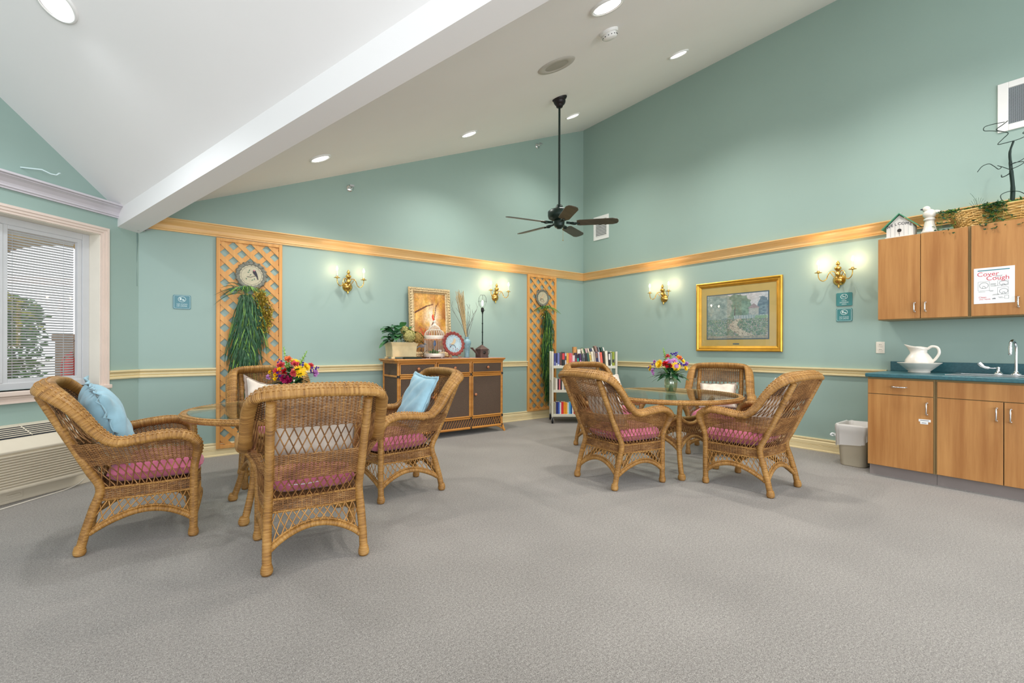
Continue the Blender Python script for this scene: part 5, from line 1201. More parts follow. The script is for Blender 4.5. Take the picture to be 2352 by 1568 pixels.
TOP = [((70,72,140),'navy violet',.030,.205,0,((110,112,170),.02,.4)),((40,46,84),'dark navy',.020,.205,0,((200,206,216),.1,.3)),((110,120,180),'slate blue',.034,.21,0,((206,214,226),.02,.2)),((96,64,62),'brown',.030,.215,0,((220,216,206),.03,.12)),((28,26,30),'black with red title',.046,.222,0,((214,44,52),.5,.92)),((206,206,206),'white and black',.022,.205,0,((60,60,66),.5,.8)),((236,166,70),'orange',.034,.208,0,((240,238,230),.02,.28)),((232,98,92),'coral red',.036,.208,0,((240,236,230),.02,.22)),((236,132,148),'pink',.018,.206,0,((245,232,226),.0,.3)),((226,216,214),'white and rose',.034,.175,0,((196,120,140),.2,.5)),((70,50,72),'dark plum',.026,.212,-1,((176,60,76),.05,.6)),((26,30,36),'black with teal title',.032,.185,-1,((36,160,150),.45,.72)),((76,40,92),'purple',.030,.20,-4,((190,140,190),.05,.5)),((74,78,82),'charcoal',.022,.18,-6,((140,146,150),.3,.5)),((140,144,148),'grey',.024,.20,-7,((70,74,80),.4,.7)),((34,32,36),'black',.034,.205,-8,((220,214,206),.02,.14)),((58,98,84),'green',.030,.21,-8,None),((232,216,172),'cream with yellow print',.030,.20,-8,((206,176,70),.5,.9)),((238,228,206),'ivory',.030,.23,-7,((214,120,80),.2,.35)),((186,172,158),'taupe',.028,.232,-7,None),((44,44,86),'navy with brown title',.034,.225,-7,((124,84,66),.6,.95)),((212,200,206),'pale lilac',.026,.225,-6,((236,232,236),.02,.2)),((236,104,84),'bright coral',.036,.22,-6,((240,232,226),.02,.2)),((40,32,34),'black',.020,.235,-5,None),((92,84,52),'olive',.014,.235,-5,None),((238,230,210),'thick ivory',.040,.24,-4,None),((26,26,28),'black and white',.030,.22,-2,((222,218,212),.5,.9)),((168,180,160),'sage',.020,.215,-1,((240,240,230),.02,.2)),((146,160,36),'lime and black',.036,.228,0,((40,44,30),.3,.5))]
x = -CW+.036; pl_ = 0
for i,(c,nm,w,h,lean,ac) in enumerate(TOP):
    if lean < pl_: x += .2*(math.sin(R(-lean))-math.sin(R(-pl_)))
    pl_ = lean
    book(x,.8415+.0005+(abs(math.sin(R(lean)))*w if lean < 0 else 0)*0,w*.93,h,.14,c,'%s book, %s from left in the front row on the cart' % (nm,ORD[i]),'books in the front row of the cart top',lean,.016,ac); x += w*1.0+(.001 if lean == 0 else .0012)
print('top row ends', x)
BACK = [((196,140,70),'tan',.05,.30,0,((236,214,176),.05,.3)),((236,230,216),'white',.05,.262,0,None),((222,214,190),'cream',.028,.28,-14,None),((92,130,96),'green edged',.02,.295,-16,None),((196,170,170),'dusty rose',.03,.28,-14,None),((230,214,190),'buff',.022,.285,-15,None),((66,82,110),'slate',.024,.285,-15,None),((226,222,210),'off white',.024,.29,-16,None),((150,120,110),'brown grey',.030,.325,-16,None),((110,124,128),'steel grey',.024,.31,-14,None),((40,84,70),'deep green',.028,.305,-15,None),((226,226,220),'pale',.02,.30,-15,None)]
xs_ = [-.135,-.075,.012,.035,.07,.11,.145,.18,.225,.265,.31,.345]
for i,(c,nm,w,h,lean,ac) in enumerate(BACK):
    book(xs_[i]+math.sin(R(-lean))*h*.55,.842,w,h,.15,c,'taller %s book, %s from left in the back row on the cart' % (nm,ORD[i]),'books in the back row of the cart top',lean,.235,ac)
MID = [((176,170,150),'stone',.028,.20),((236,228,214),'ivory',.026,.19),((60,34,46),'dark maroon',.020,.185),((214,110,116),'rose',.024,.18),((44,44,48),'black',.022,.18),((224,214,196),'buff',.03,.19),((120,130,140),'grey',.028,.2),((190,70,60),'red',.026,.19),((60,80,120),'blue',.03,.2),((226,220,206),'cream',.026,.19),((84,96,80),'moss',.03,.2)]
x = -CW+.036
for i,(c,nm,w,h) in enumerate(MID): book(x,.4815,w*.95,h,.14,c,'%s book, %s from the left on the middle cart shelf' % (nm,ORD[i]),'books at the left of the middle cart shelf',0,.016); x += w
RM_ = [((52,56,84),'navy',.026,.2),((96,100,130),'slate blue',.02,.19),((140,134,130),'grey',.03,.2),((200,200,206),'silver grey',.024,.15),((30,30,36),'black',.03,.19),((66,60,76),'plum grey',.026,.2)]
x = CW-.21
for i,(c,nm,w,h) in enumerate(RM_): book(x,.4815,w*.95,h,.14,c,'%s book, %s in the right-hand group on the middle cart shelf' % (nm,ORD[i]),'books at the right of the middle cart shelf',0,.016); x += w
LOW = [((176,168,140),'khaki',.032,.19),((40,46,110),'navy',.034,.2),((70,110,200),'blue',.022,.2),((232,232,236),'white',.022,.19),((222,50,56),'red',.034,.2),((240,150,40),'orange',.034,.2),((244,180,50),'amber',.024,.19),((236,236,238),'white and blue',.022,.19),((90,180,220),'sky blue',.026,.2),((40,90,160),'royal blue',.022,.2),((236,230,220),'ivory',.022,.12),((206,60,50),'small red',.024,.12),((70,120,180),'mid blue',.03,.19),((220,214,200),'cream',.03,.19),((120,60,60),'maroon',.03,.2),((60,110,90),'green',.03,.19),((230,200,80),'yellow',.028,.2)]
x = -CW+.036
for i,(c,nm,w,h) in enumerate(LOW): book(x,.1215,w*.95,h,.14,c,'%s book, %s from the left on the bottom cart shelf' % (nm,ORD[i]),'books on the bottom cart shelf',0,.016); x += w
# ================================================================ garden print on the side wall
def gardenart(u,v):
    sky = mix((196,206,214),(214,206,206),n5(u,v)); c = sky
    if v < .66+.1*n5(u,.3)-.12*u*(u > .75): c = mix((96,128,128),(146,160,158),n12(u,v))
    if v > .40:                                               # trees at the left and middle
        k = n12(u*1.2,v)*.55+n30(u,v)*.45
        if math.hypot((u-.5)/.26,(v-.72)/.30) < .75+.4*k: c = mix((70,104,92),(140,172,150),k)
        if math.hypot((u-.18)/.26,(v-.75)/.36) < .75+.35*k: c = mix((96,120,116),(176,186,178),k)
    if math.hypot((u-.93)/.10,(v-.66)/.28) < .8+.3*n30(u,v): c = mix((74,100,120),(120,150,160),n30(u,v))
    if segd(u,v,(.465,.40),(.48,.70)) < .009: c = (86,84,84)
    if .70 < u < .86 and .50 < v < .66: c = (170,176,172) if n30(u,v) > .4 else (150,160,160)       # pale garden house
    if .68 < u < .88 and .66 <= v < .66+.11*(1-abs(u-.78)/.1): c = (150,134,140)
    if .46 < u < 1 and .38 < v < .52: c = mix((126,150,158),(176,190,190),(math.sin(u*150)*.5+.5)*.8)   # picket fence
    if u > .8 and v < .50 and v > .30: c = mix((110,150,120),(140,176,140),n12(u,v))
    pth = .55+.30*math.sin((v-.05)*3.4)*(.5-v)*2
    pw = .04+.22*max(0,.42-v)
    if v < .44 and abs(u-(.62+.16*math.sin(v*9+2.2)-.25*max(0,v-.25))) < pw: c = mix((170,162,146),(206,198,180),n30(u,v)) if n60(u,v) > .25 else (120,116,108)
    elif v < .44:
        k = n60(u,v); c = mix((64,104,88),(120,150,124),n30(u,v))
        q = n30(u+.37,v+.11)
        k2 = n60(u*2.1+.13,v*2.1+.4)
        if k2 > .66: c = mix(c,[(206,150,160),(180,160,196),(216,206,200),(110,116,170),(206,178,130)][int(q*19)%5],.8)
    if v < .06: c = mix((170,160,140),(120,126,120),n30(u,v))
    c = mix(c,(196,206,208),.16)
    return tuple(x*(.93+.14*n60(u,v)) for x in c)
gp = thing('framed_print','gilt framed garden print with tan mat on the side wall','picture',mat=Matrix.Translation((XR,3.017,1.089)) @ Matrix.Rotation(RR_,4,'Z'))
W_, H_ = 1.092, .899
b = MB(); pictureframe(b,W_,H_,.07,[(0,0),(0,.030),(.010,.036),(.022,.033),(.030,.024),(.040,.026),(.056,.018),(.068,.012),(.068,0)]); b.build('gilt_frame','gold',gp)
b = MB(); b.box((-W_/2+.06,-.008,.06),(W_/2-.06,-.004,H_-.06)); b.build('mat_board','matboard',gp)
b = MB(); b.box((-.405,-.0095,.150),(.395,-.008,.735)); b.build('inner_mat','blueinner',gp)
b = MB(); paintgrid(b,.772,.557,200,144,gardenart); o = b.build('garden_picture','paint',gp); o.location = (-.005,-.0105,.164)
b = MB(); b.box((-.05,-.0095,.088),(.03,-.008,.102)); b.build('title_plate','blueinner',gp)
b = MB(); b.box((-W_/2+.066,-.0135,.066),(W_/2-.066,-.0115,H_-.066)); b.build('picture_glass','wglass',gp)
# wall outlet
ou = thing('wall_outlet','ivory electrical outlet plate on the side wall left of the worktop','outlet',mat=Matrix.Translation((XR,1.548,1.141)) @ Matrix.Rotation(RR_,4,'Z'))
b = MB(); b.box((-.036,-.006,-.058),(.036,0,.058)); b.build('cover_plate','offwhite',ou,bevel=.003)
for z in (.024,-.024):
    b = MB(); b.lathe([(.0165,-.002),(.0165,.003)],20); 
    for v_ in b.v: v_[:] = np.column_stack([v_[:,0],-.006-v_[:,2],v_[:,1]+z])
    s_ = b.build('socket','offwhite',ou); b = MB(); b.box((-.008,-.0095,z),(-.005,-.0088,z+.009)); b.box((.005,-.0095,z),(.008,-.0088,z+.009)); b.build('socket_slots','dark',s_)
# ================================================================ kitchen run along the side wall
def barhandle(parent, p, L, vertical=True, name='handle'):
    b = MB(); d = np.array([0,0,1.]) if vertical else np.array([0,1.,0]); p = np.array(p,float); o_ = np.array([-.028,0,0])
    b.tube(smoothpath([p-d*L/2,p-d*L/2+o_*.7,p-d*L*.36+o_,p+o_*1.05,p+d*L*.36+o_,p+d*L/2+o_*.7,p+d*L/2],4),[.005]*4+[.0045]*4+[.0055]*4+[.0055]*4+[.0045]*4+[.005]*5,8)
    b.ball(p-d*L/2,.008,6); b.ball(p+d*L/2,.008,6); return b.build(name,'chrome',parent)
XF = 5.07
def basecab(y0,y1,label,draw,doors,knobside):
    t_ = thing('base_cabinet',label,'cabinet',((XF+XR)/2,(y0+y1)/2,0)); ox, oy = (XF+XR)/2,(y0+y1)/2
    L = lambda x,y,z: (x-ox,y-oy,z)
    b = MB(); b.box(L(XF+.02,y0,.098),L(XR-.002,y1,.878)); b.build('carcass','cabside',t_)
    b = MB(); b.box(L(XF+.075,y0,0),L(XF+.09,y1,.098)); b.build('toe_kick','toekick',t_)
    z0 = .734
    d_ = MB(); d_.box(L(XF,draw[0],z0),L(XF+.02,draw[1],.862)); dr_ = d_.build('drawer' if knobside else 'false_drawer_front','cab',t_,bevel=.0015)
    if knobside: barhandle(dr_,L(XF,(draw[0]+draw[1])/2,.80),.096,False)
    for (a_,c_,hy) in doors:
        d_ = MB(); d_.box(L(XF,a_,.103),L(XF+.02,c_,.728)); do_ = d_.build('door','cab',t_,bevel=.0015)
        if hy is not None: barhandle(do_,L(XF,hy,.632),.096)
    return t_
basecab(.992,1.452,'end base cabinet with drawer and labelled door beside the waste bin',(1.004,1.446),[(1.004,1.446,1.041)],True)
basecab(.05,.990,'sink base cabinet with two doors at the right edge',(.06,.978),[(.603,.978,.637),(.06,.597,.563)],False)
nt = thing('taped_label','two small white paper labels taped on the end cabinet door','label',(XF,1.062,.530))
b = MB(); b.box((-.0012,-.045,-.006),(-.0002,.032,.014)); b.box((-.0016,-.028,-.026),(-.0004,.022,-.004)); b.build('paper','paper',nt)
b = MB(); b.box((-.0018,-.034,.002),(-.0012,.022,.007)); b.box((-.0022,-.018,-.018),(-.0016,.012,-.013)); b.build('faint_writing','inkgrey',nt)
# worktop with upstand and sink
wt = thing('worktop','teal laminate worktop with upstand along the side wall','worktop',(5.42,.75,.878))
b = MB(); b.prism([(-.375,.004),(-.366,-.004),(-.366,0),(.371,0),(.371,.036),(-.360,.036),(-.372,.030)],(-.72,-.2),axis='y') if False else b.box((-.375,-.72,0),(.371,.712,.036)); b.build('top','counter',wt,bevel=.008,bseg=3)
b = MB(); b.box((.350,-.72,.036),(.371,.712,.128)); b.build('upstand','counter',wt,bevel=.003)
sk = thing('steel_sink','stainless steel sink set into the teal worktop','sink',(5.42,.55,.914))
b = MB(); rr_ = [(-.22,-.40),(.22,-.40),(.22,.40),(-.22,.40)]
b.box((-.225,-.405,0),(-.19,.405,.006)); b.box((.12,-.405,0),(.225,.405,.006)); b.box((-.19,-.405,0),(.12,-.36,.006)); b.box((-.19,.36,0),(.12,.405,.006)); b.build('rim','steel',sk,bevel=.002)
b = MB(); b.box((-.19,-.36,.0005),(.12,.36,.002)); b.build('bowl','steel',sk)
fc = thing('faucet','tall chrome gooseneck faucet with wing handle behind the sink','faucet',(5.59,.592,.920))
b = MB(); b.lathe([(.034,0),(.034,.006),(.018,.014),(.014,.03)],24); b.tube(smoothpath([(0,0,.02),(0,0,.12),(0,0,.22),(-.018,.004,.262),(-.055,.012,.280),(-.09,.02,.262),(-.10,.022,.225)],5),.0105,12); b.build('spout','chrome',fc)
b = MB(); b.lathe([(.011,.232),(.014,.222),(.012,.205),(.014,.195),(.011,.178),(.013,.168),(.009,.162)],16,c=(-.10,.022,0)); b.build('aerator','chrome',fc)
b = MB(); b.lathe([(.030,0),(.030,.006),(.020,.016),(.012,.024),(.010,.045),(.013,.052),(.010,.060)],20,c=(-.01,.10,0)); b.tube(smoothpath([(-.01,.10,.05),(-.012,.15,.05),(-.014,.19,.062),(-.015,.215,.092)],5),[(.004,.004)]*6+[(.012,.004)]*5+[(.017,.003)]*5,8); b.build('wing_handle','chrome',fc)
# jug and basin
bs_ = thing('wash_basin','white ceramic wash basin standing on the teal worktop','basin',(5.47,1.178,.914))
b = MB(); b.lathe([(1e-5,.0),(.075,0),(.08,.008),(.076,.016),(.105,.04),(.14,.075),(.155,.088),(.157,.092),(.15,.092),(.135,.08),(.10,.048),(.06,.03),(1e-5,.028)],48,rfun=lambda a: 1+.008*math.cos(12*a)); b.build('bowl','ceram',bs_)
jg = thing('ceramic_jug','white embossed ceramic jug standing in the wash basin','jug',(5.47,1.18,.943))
b = MB()
prof = [(1e-5,0),(.058,0),(.064,.008),(.088,.03),(.100,.06),(.096,.09),(.080,.118),(.062,.145),(.056,.165),(.060,.19),(.068,.208),(.064,.209),(.054,.19),(.050,.165),(.05,.14),(1e-5,.10)]
def jr(a,z): return 1+.02*math.cos(8*a)*(1 if .02 < z < .12 else .2)
V = []; n = 40
for (r_,z) in prof:
    for k in range(n):
        a = 2*math.pi*k/n; q = r_*jr(a,z); x, y = q*math.cos(a), q*math.sin(a)
        if z > .15: s_ = max(0,math.sin(a))**6*(z-.15)/.06; y += .04*s_; zz_ = z+.02*s_*(1 if z > .17 else 0)-.012*max(0,-math.sin(a))
        else: zz_ = z
        V.append((x,y,zz_))
b.add(V,[(i*n+k,i*n+(k+1)%n,(i+1)*n+(k+1)%n,(i+1)*n+k) for i in range(len(prof)-1) for k in range(n)],None,0,True); b.build('jug_body','ceram',jg)
b = MB(); b.tube(smoothpath([(0,-.058,.185),(0,-.09,.208),(0,-.128,.196),(0,-.138,.15),(0,-.118,.105),(0,-.092,.072)],6),(.011,.007),10); b.build('jug_handle','ceram',jg)
# wall cupboards
XU = 5.463
def wallcab(y0,y1,label,doors):
    ox, oy = (XU+XR)/2,(y0+y1)/2; t_ = thing('wall_cabinet',label,'cabinet',(ox,oy,1.40)); L = lambda x,y,z: (x-ox,y-oy,z-1.40)
    b = MB(); b.box(L(XU+.02,y0,1.40),L(XR-.002,y1,2.172)); b.build('carcass','cabside',t_)
    for (a_,c_,hy) in doors:
        d_ = MB(); d_.box(L(XU,a_,1.407),L(XU+.02,c_,2.168)); do_ = d_.build('door','cab',t_,bevel=.0015)
        if hy is not None: barhandle(do_,L(XU,hy,1.508),.080)
    return t_
wallcab(.849,1.482,'two-door wall cabinet above the jug, end of the row',[(1.171,1.480,1.208),(.860,1.166,1.133)])
wallcab(-.10,.847,'wall cabinet with a taped poster at the right edge',[(.527,.838,.566),(.21,.522,None),(-.09,.205,None)])
po = thing('cough_poster','white Cover your Cough poster taped on the wall cabinet door','poster',mat=Matrix.Translation((XU,.704,1.655)) @ Matrix.Rotation(RR_,4,'Z'))
b = MB(); b.box((-.118,-.0014,-.148),(.118,-.0004,.148)); b.build('sheet','paper',po)
b = MB(); b.box((-.095,-.002,.122),(.090,-.0014,.130)); b.build('header_bar','signB',po)
for (s_,x,z,sz,mm) in (('Cover',-.035,.094,.050,'inkred'),('your',.030,.076,.022,'inkgrey'),('Cough',.022,.058,.050,'inkred'),('Clean',-.066,-.096,.020,'inkred'),('your Hands',-.052,-.112,.014,'inkred')): text(s_,'lettering',mm,po,(x,-.0018,z),sz)
b = MB()
def line(p,q,w=.0012): b.tube([(p[0],-.0018,p[1]),(q[0],-.0018,q[1])],w,4)
for (cx,cz,rx_,rz2) in ((-.058,.002,.026,.024),(.056,.014,.026,.016),(.056,-.052,.024,.020)): b.tube([(cx+rx_*math.cos(a),-.0018,cz+rz2*math.sin(a)) for a in np.linspace(0,6.28,25)[:-1]],.0012,4,closed=True); line((cx-.008,cz-.004),(cx+.008,cz-.008)); line((cx-.006,cz-.012),(cx-.012,cz-.026)); line((cx+.004,cz-.012),(cx+.014,cz-.022))
for (x0,x1,z) in ((-.02,.012,.014),(-.02,.012,.008),(-.02,.010,.002),(-.018,.014,-.008),(.004,.024,-.004),(-.028,-.002,-.042),(-.024,-.004,-.048),(-.09,-.05,-.05),(-.004,.03,-.074),(-.01,.03,-.08),(.024,.05,-.098),(.03,.058,-.106)): line((x0,z),(x1,z),.0010)
for (x0,z0,x1,z1) in ((-.092,-.04,-.025,.034),(.022,-.004,.082,.034),(.022,-.078,.082,-.02),(.062,-.114,.084,-.088)):
    for p,q in (((x0,z0),(x1,z0)),((x1,z0),(x1,z1)),((x1,z1),(x0,z1)),((x0,z1),(x0,z0))): line(p,q,.0007)
b.prism([(-.012,-.114),(.012,-.114),(.008,-.104),(-.006,-.106)],(-.002,-.0014),axis='y'); b.build('line_drawings','inkgrey',po)
# on top of the wall cupboards
bh = thing('welcome_birdhouse','white WELCOME birdhouse with green roof on the wall cabinet','birdhouse',mat=Matrix.Translation((5.50,1.328,2.172)) @ Matrix.Rotation(RR_,4,'Z'))
b = MB(); b.prism([(-.098,0),(.098,0),(.098,.105),(0,.205),(-.098,.105)],(0,.13),axis='y'); b.box((-.105,-.012,-.0),(.105,.14,.008)); b.build('body','birdwhite',bh)
for s in (1,-1):
    b = MB(); b.add([(0,-.02,.212),(s*.130,-.02,.084),(s*.130,.15,.084),(0,.15,.212),(0,-.02,.222),(s*.136,-.02,.090),(s*.136,.15,.090),(0,.15,.222)],[(0,1,2,3),(7,6,5,4),(0,4,5,1),(1,5,6,2),(2,6,7,3),(3,7,4,0)]); b.build('roof_board','roofgreen',bh)
b = MB(); b.lathe([(1e-5,0),(.016,0),(.016,.001)],20)
for v_ in b.v: v_[:] = np.column_stack([v_[:,0],-.0015-v_[:,2],v_[:,1]+.062])
b.build('entry_hole','binding',bh)
b = MB(); b.tube([(0,0,.034),(0,-.016,.034)],.003,6); b.build('perch','twig',bh)
b = MB(); [b.box((x-.0008,-.0008,.008),(x+.0008,0,.11)) for x in (-.065,-.033,0,.033,.065)]; b.build('board_joints','inkgrey',bh)
WL = 'WELCOME'
for i,ch_ in enumerate(WL):
    k = i-3; text(ch_,'lettering','ink',bh,(k*.0275,-.002,.125-.0022*k*k),.034,rot=(R(90),R(k*4),0))
b = MB(); b.tube(smoothpath([(0,.06,.218),(-.008,.06,.232),(0,.06,.24),(.008,.06,.232),(0,.06,.22)]),.0015,5); b.build('hanger','steel',bh)
fn = thing('ceramic_bird','white ceramic bird sitting on a pedestal beside the birdhouse','ornament',mat=Matrix.Translation((5.545,1.124,2.172)) @ Matrix.Rotation(R(-60),4,'Z'))
b = MB(); b.lathe([(1e-5,0),(.060,0),(.062,.012),(.056,.02),(.050,.03),(.040,.07),(.034,.105),(.033,.115),(.04,.118),(.042,.128),(.036,.136),(1e-5,.138)],28,rfun=lambda a: 1+.012*math.cos(14*a)); b.build('pedestal','ceram',fn)
b = MB(); b.ball((0,0,.175),.046,12,0,(1.05,.95,1)); b.ball((-.022,0,.222),.030,10,0,(1,.95,.95)); b.ball((.048,0,.190),.022,8,0,(1.5,.8,.9)); b.build('bird_body','ceram',fn)
b = MB(); b.lathe([(.008,0),(.005,.012),(1e-5,.018)],8)
for v_ in b.v: v_[:] = np.column_stack([-.05-v_[:,2],v_[:,0],v_[:,1]+.222])
b.build('beak','ink',fn)
bk = thing('straw_basket','long straw basket planter trailing greenery on the wall cabinets','basket',(5.63,.66,2.172))
b = MB()
def bas(u,v):
    a = 2*math.pi*u; e = 4.; cx = abs(math.cos(a))**(2/e)*math.copysign(1,math.cos(a)); cy = abs(math.sin(a))**(2/e)*math.copysign(1,math.sin(a)); f = .86+.14*v
    return (cx*.105*f, cy*.345*f, .004+.145*v)
P_, n_ = surfgrid(bas, np.linspace(0,1,65), np.linspace(0,1,15)); P_ = P_.transpose(1,0,2); n_ = n_.transpose(1,0,2); sg = ((np.arange(65)[None,:]//1+np.arange(15)[:,None])%2*2-1)[:,:,None]
b.strands(P_+n_*.005*sg+rng.normal(size=P_.shape)*.0016,n_,.0058,.004); P_, n_ = surfgrid(bas,np.linspace(0,1,65)[:-1],np.linspace(0,1,8)); b.strands(P_,n_,.004,.003)
b.tube([bas(t,1.0) for t in np.linspace(0,1,65)[:-1]],.009,8,closed=True); b.prism([tuple(bas(t,0)[:2]) for t in np.linspace(0,1,33)[:-1]],(.001,.006)); b.build('basket_weave','basket',bk)
b = MB(); P = [(rng.uniform(-.09,.09),rng.uniform(-.32,.32),.135+rng.random()*.03) for _ in range(900)]; leafcards(b,P,.035); b.build('moss','soil',bk)
b = MB(); b2 = MB()
for k in range(70):
    y0 = rng.uniform(-.3,.3); a = rng.uniform(0,6.28); L = rng.uniform(.07,.16); P = [(L*t*math.cos(a)*.7,y0+L*t*math.sin(a),.14+L*(1.1*t-.9*t*t)) for t in np.linspace(0,1,6)]; blade_strip(b if k%2 else b2,P,.008)
for k in range(30):                                                    # trailers over the front lip
    y0 = rng.choice([.02,.05,.08,.11,.33,.36])+rng.uniform(-.03,.03); L = rng.uniform(.10,.22); P = [(-.08-.05*math.sin(t*2),y0+.04*rng.normal()*t,.16+.03*math.sin(t*3)-L*t*t) for t in np.linspace(0,1,7)]; P = [(x if z > .0 else x-.045,y,max(z,-.05)) for x,y,z in P]; blade_strip(b2,P,.008)
    for q in P[2:]: leafcards(b,[q]*2,.022)
for k in range(9): a = -.9+.2*k; P = [(-.02,.165+.08*t*math.sin(a),.14+.14*t*math.cos(a)-.02*t*t) for t in np.linspace(0,1,6)]; blade_strip(b,P,.009)
blade_strip(b,[(-.02,.16+.05*t*t,.14+.20*t-.03*t*t) for t in np.linspace(0,1,7)],.012)
b.build('greenery','grass',bk); b2.build('pale_greenery','grassL',bk)
tw = thing('wire_tree','thin dark branch with curling tendrils rising from the straw basket','ornament',(5.60,.618,2.31))
b = MB(); b.tube(smoothpath([(0,0,0),(.004,-.004,.14),(-.004,.004,.28),(.004,.010,.36),(0,.012,.45),(0,-.008,.53)],5),[.015]*6+[.013]*5+[.011]*5+[.009]*5+[.007]*5,8); b.build('stem','greenblack',tw)
b = MB()
T_ = lambda pts, r_=.0028: b.tube(smoothpath([(x*.6-.01,y,z) for x,y,z in pts],6),r_,5)
T_([(0,.01,.30),(-.02,.05,.33),(-.03,.08,.35),(-.01,.06,.335),(-.02,.075,.32),(-.03,.10,.35),(-.03,.13,.38),(-.04,.17,.37),(-.04,.20,.33)]); T_([(0,.01,.34),(.02,-.05,.36),(.03,-.10,.40),(.02,-.16,.43),(0,-.20,.47)]); T_([(0,.01,.30),(-.03,-.04,.31),(-.02,-.07,.335),(0,-.02,.35),(0,.01,.34)])
T_([(0,-.008,.53),(-.02,.05,.525),(-.02,.08,.53),(0,.05,.57),(-.02,.02,.60),(-.02,.06,.63),(0,.09,.66),(-.03,.05,.68),(-.04,.02,.70)],.0032); T_([(0,-.008,.53),(.02,-.05,.54),(.02,-.09,.56),(0,-.06,.575),(-.02,-.10,.60),(-.01,-.12,.63),(.0,-.09,.66)]); T_([(-.02,.06,.63),(-.03,.12,.655),(-.04,.16,.67),(-.04,.155,.70),(-.03,.10,.705),(-.02,.04,.70)]); T_([(0,0,.28),(.01,.03,.26),(-.01,.055,.25),(0,.06,.27)],.004); T_([(0,0,0),(-.03,.05,.05),(-.03,.06,.10),(-.01,.01,.12),(.0,-.05,.10),(.01,-.10,.04)])
b.build('tendrils','greenblack',tw)
# waste bin with its liner
bn = thing('waste_bin','beige waste bin with white liner at the end of the cabinets','waste bin',(5.43,1.635,0))
def rrect(w,d,z,n=6,c=.05):
    out = []
    for (sx,sy,a0) in ((1,1,0),(-1,1,90),(-1,-1,180),(1,-1,270)):
        for k in range(n): a = R(a0+90*k/(n-1)); out.append((sx*(w-c)+c*math.cos(a),sy*(d-c)+c*math.sin(a),z))
    return out
def loft(b,rings,mi=0,close=True,smooth=True):
    n = len(rings[0]); V = sum(rings,[]); F = [(i*n+k,i*n+(k+1)%n,(i+1)*n+(k+1)%n,(i+1)*n+k) for i in range(len(rings)-1) for k in range(n)]
    if close: F.append(tuple(range(n))[::-1])
    b.add(V,F,None,mi,smooth)
b = MB(); loft(b,[rrect(.140,.100,0),rrect(.145,.105,.01),rrect(.172,.130,.385),rrect(.176,.134,.39),rrect(.168,.126,.385),rrect(.14,.10,.02)]); b.build('bin_body','bin',bn)
b = MB(); 
def lr(z,e,amp,ph): return [(x*(1+e/.17)+amp*math.sin(k*1.7+ph)*.6, y*(1+e/.13)+amp*math.cos(k*2.1+ph), z(k) if callable(z) else z) for k,(x,y,_) in enumerate(rrect(.172,.130,0,10,.05))]
loft(b,[lr(.30,-.028,.003,0),lr(.395,-.008,.002,1),lr(lambda k: .402+.004*math.sin(k),.004,.001,2),lr(.385,.012,.003,3),lr(.34,.010,.005,4),lr(.29,.006,.005,5),lr(lambda k: .235+.05*math.sin(k*.157+2.6)+.006*math.sin(k*1.3),.004,.006,6)],close=False); b.build('liner','liner',bn)
b = MB(); b.tube(smoothpath([(-.12,.139,.285),(-.14,.165,.295),(-.15,.175,.28),(-.13,.16,.27)]),.007,6); b.ball((-.12,.143,.28),.014,6); b.build('liner_knot','paper',bn)
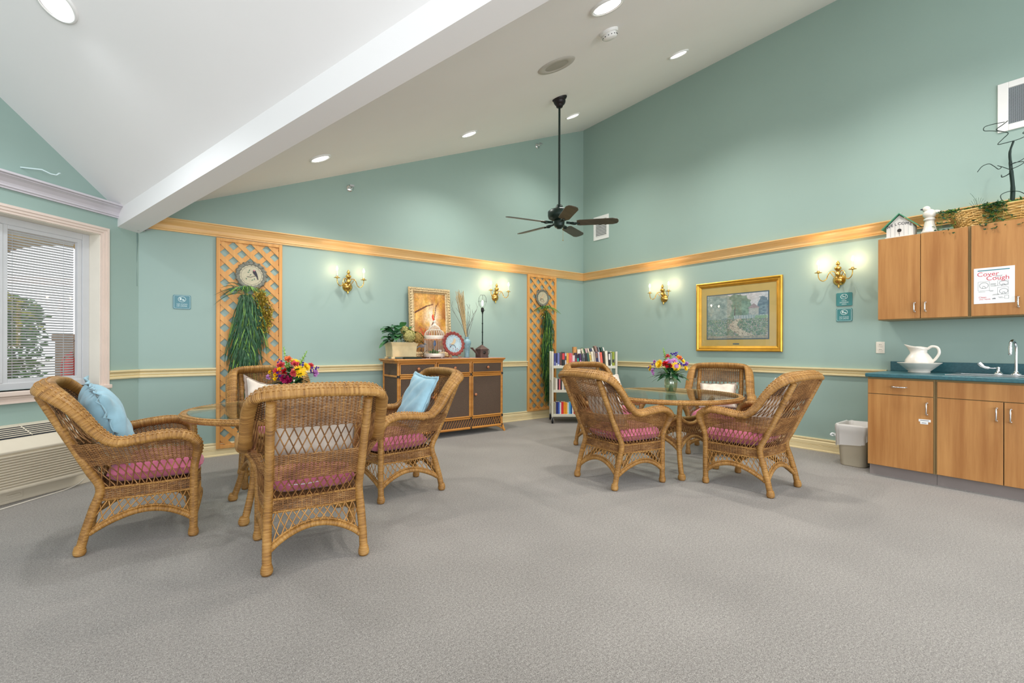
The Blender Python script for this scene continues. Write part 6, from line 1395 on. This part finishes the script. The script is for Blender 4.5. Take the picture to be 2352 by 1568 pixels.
# ================================================================ window wall: air conditioner and its cord
ac = thing('air_conditioner','long beige through-wall air conditioner under the window','air conditioner',mat=WM @ Matrix.Translation((1.62,0,0)))
U_0, U_1 = -1.0, 1.15
b = MB(); b.prism([(.0,.0),(.135,.0),(.135,.10),(0,.10)],(U_0-.1,U_1+.1),axis='x'); b.build('sub_base','acbody',ac,bevel=.004)
b = MB(); b.prism([(.0,.10),(.225,.10),(.232,.112),(.236,.128),(.222,.134),(.240,.372),(.258,.380),(.262,.395),(.250,.412),(.20,.470),(.06,.545),(.02,.552),(0,.552)],(U_0,U_1),axis='x'); b.build('cabinet_shell','acbody',ac,bevel=.006)
b = MB()
for k in range(12):
    t = (k+.5)/12; z = .140+.232*t; n0 = .222+.018*t; b.prism([(n0-.004,z-.0075),(n0+.019,z-.0065),(n0+.021,z-.001),(n0-.004,z+.0055)],(U_0+.004,U_1-.004),axis='x')
b.build('front_louvres','acbody',ac)
b = MB()
p0, p1 = np.array([.192,.4775]), np.array([.068,.5435]); q_ = np.array([.45,.85])/math.hypot(.45,.85)*.0012
b.prism([tuple(p0+q_),tuple(p1+q_),tuple(p1-q_*3),tuple(p0-q_*3)][::-1],(U_0+.16,U_1-.1),axis='x'); b.build('grille_opening','dark',ac)
b = MB()
for k in range(6):
    p = p0+(p1-p0)*(k+.5)/6+q_*4; b.tube([(U_0+.16,*p),(U_1-.1,*p)],.0045,6)
for u in np.arange(U_0+.16,U_1-.05,.20): b.tube([(u,*(p0+q_*6)),(u,*(p1+q_*6))],.004,6)
b.build('grille_bars','acbody',ac)
b = MB(); b.box((-.62,.135,.025),(-.42,.140,.085)); b.box((-.60,.140,.048),(-.52,.150,.062)); b.build('base_cover_plate','acbody',ac,bevel=.002)
cd_ = thing('power_cord','grey power cord running along the floor in front of the air conditioner','cord',wpt(1.0,.2,0)); inv = cd_.matrix_world
b = MB(); c0 = np.array(wpt(1.0,.2,0)); pts = [(.52,.10,.07),(.62,.15,.025),(.74,.185,.006),(.95,.215,.005),(1.2,.25,.005),(1.5,.28,.005),(1.9,.27,.005)]
b.tube(smoothpath([np.array(wpt(*p))-c0 for p in pts],6),.0055,8); b.build('cable','cord',cd_)
# bracket above the crown moulding
hk = thing('curtain_bracket','small pale green bracket sticking out above the window moulding','bracket',wpt(.93,0,2.50))
c0 = np.array(wpt(.93,0,2.50)); b = MB(); b.tube([np.array(p)-c0 for p in (wpt(.93,0.0,2.50),wpt(.85,.09,2.505),wpt(.80,.10,2.49),wpt(.77,.115,2.49),wpt(.755,.12,2.51),wpt(.745,.115,2.512))],.006,6); b.build('arm','signtext',hk)
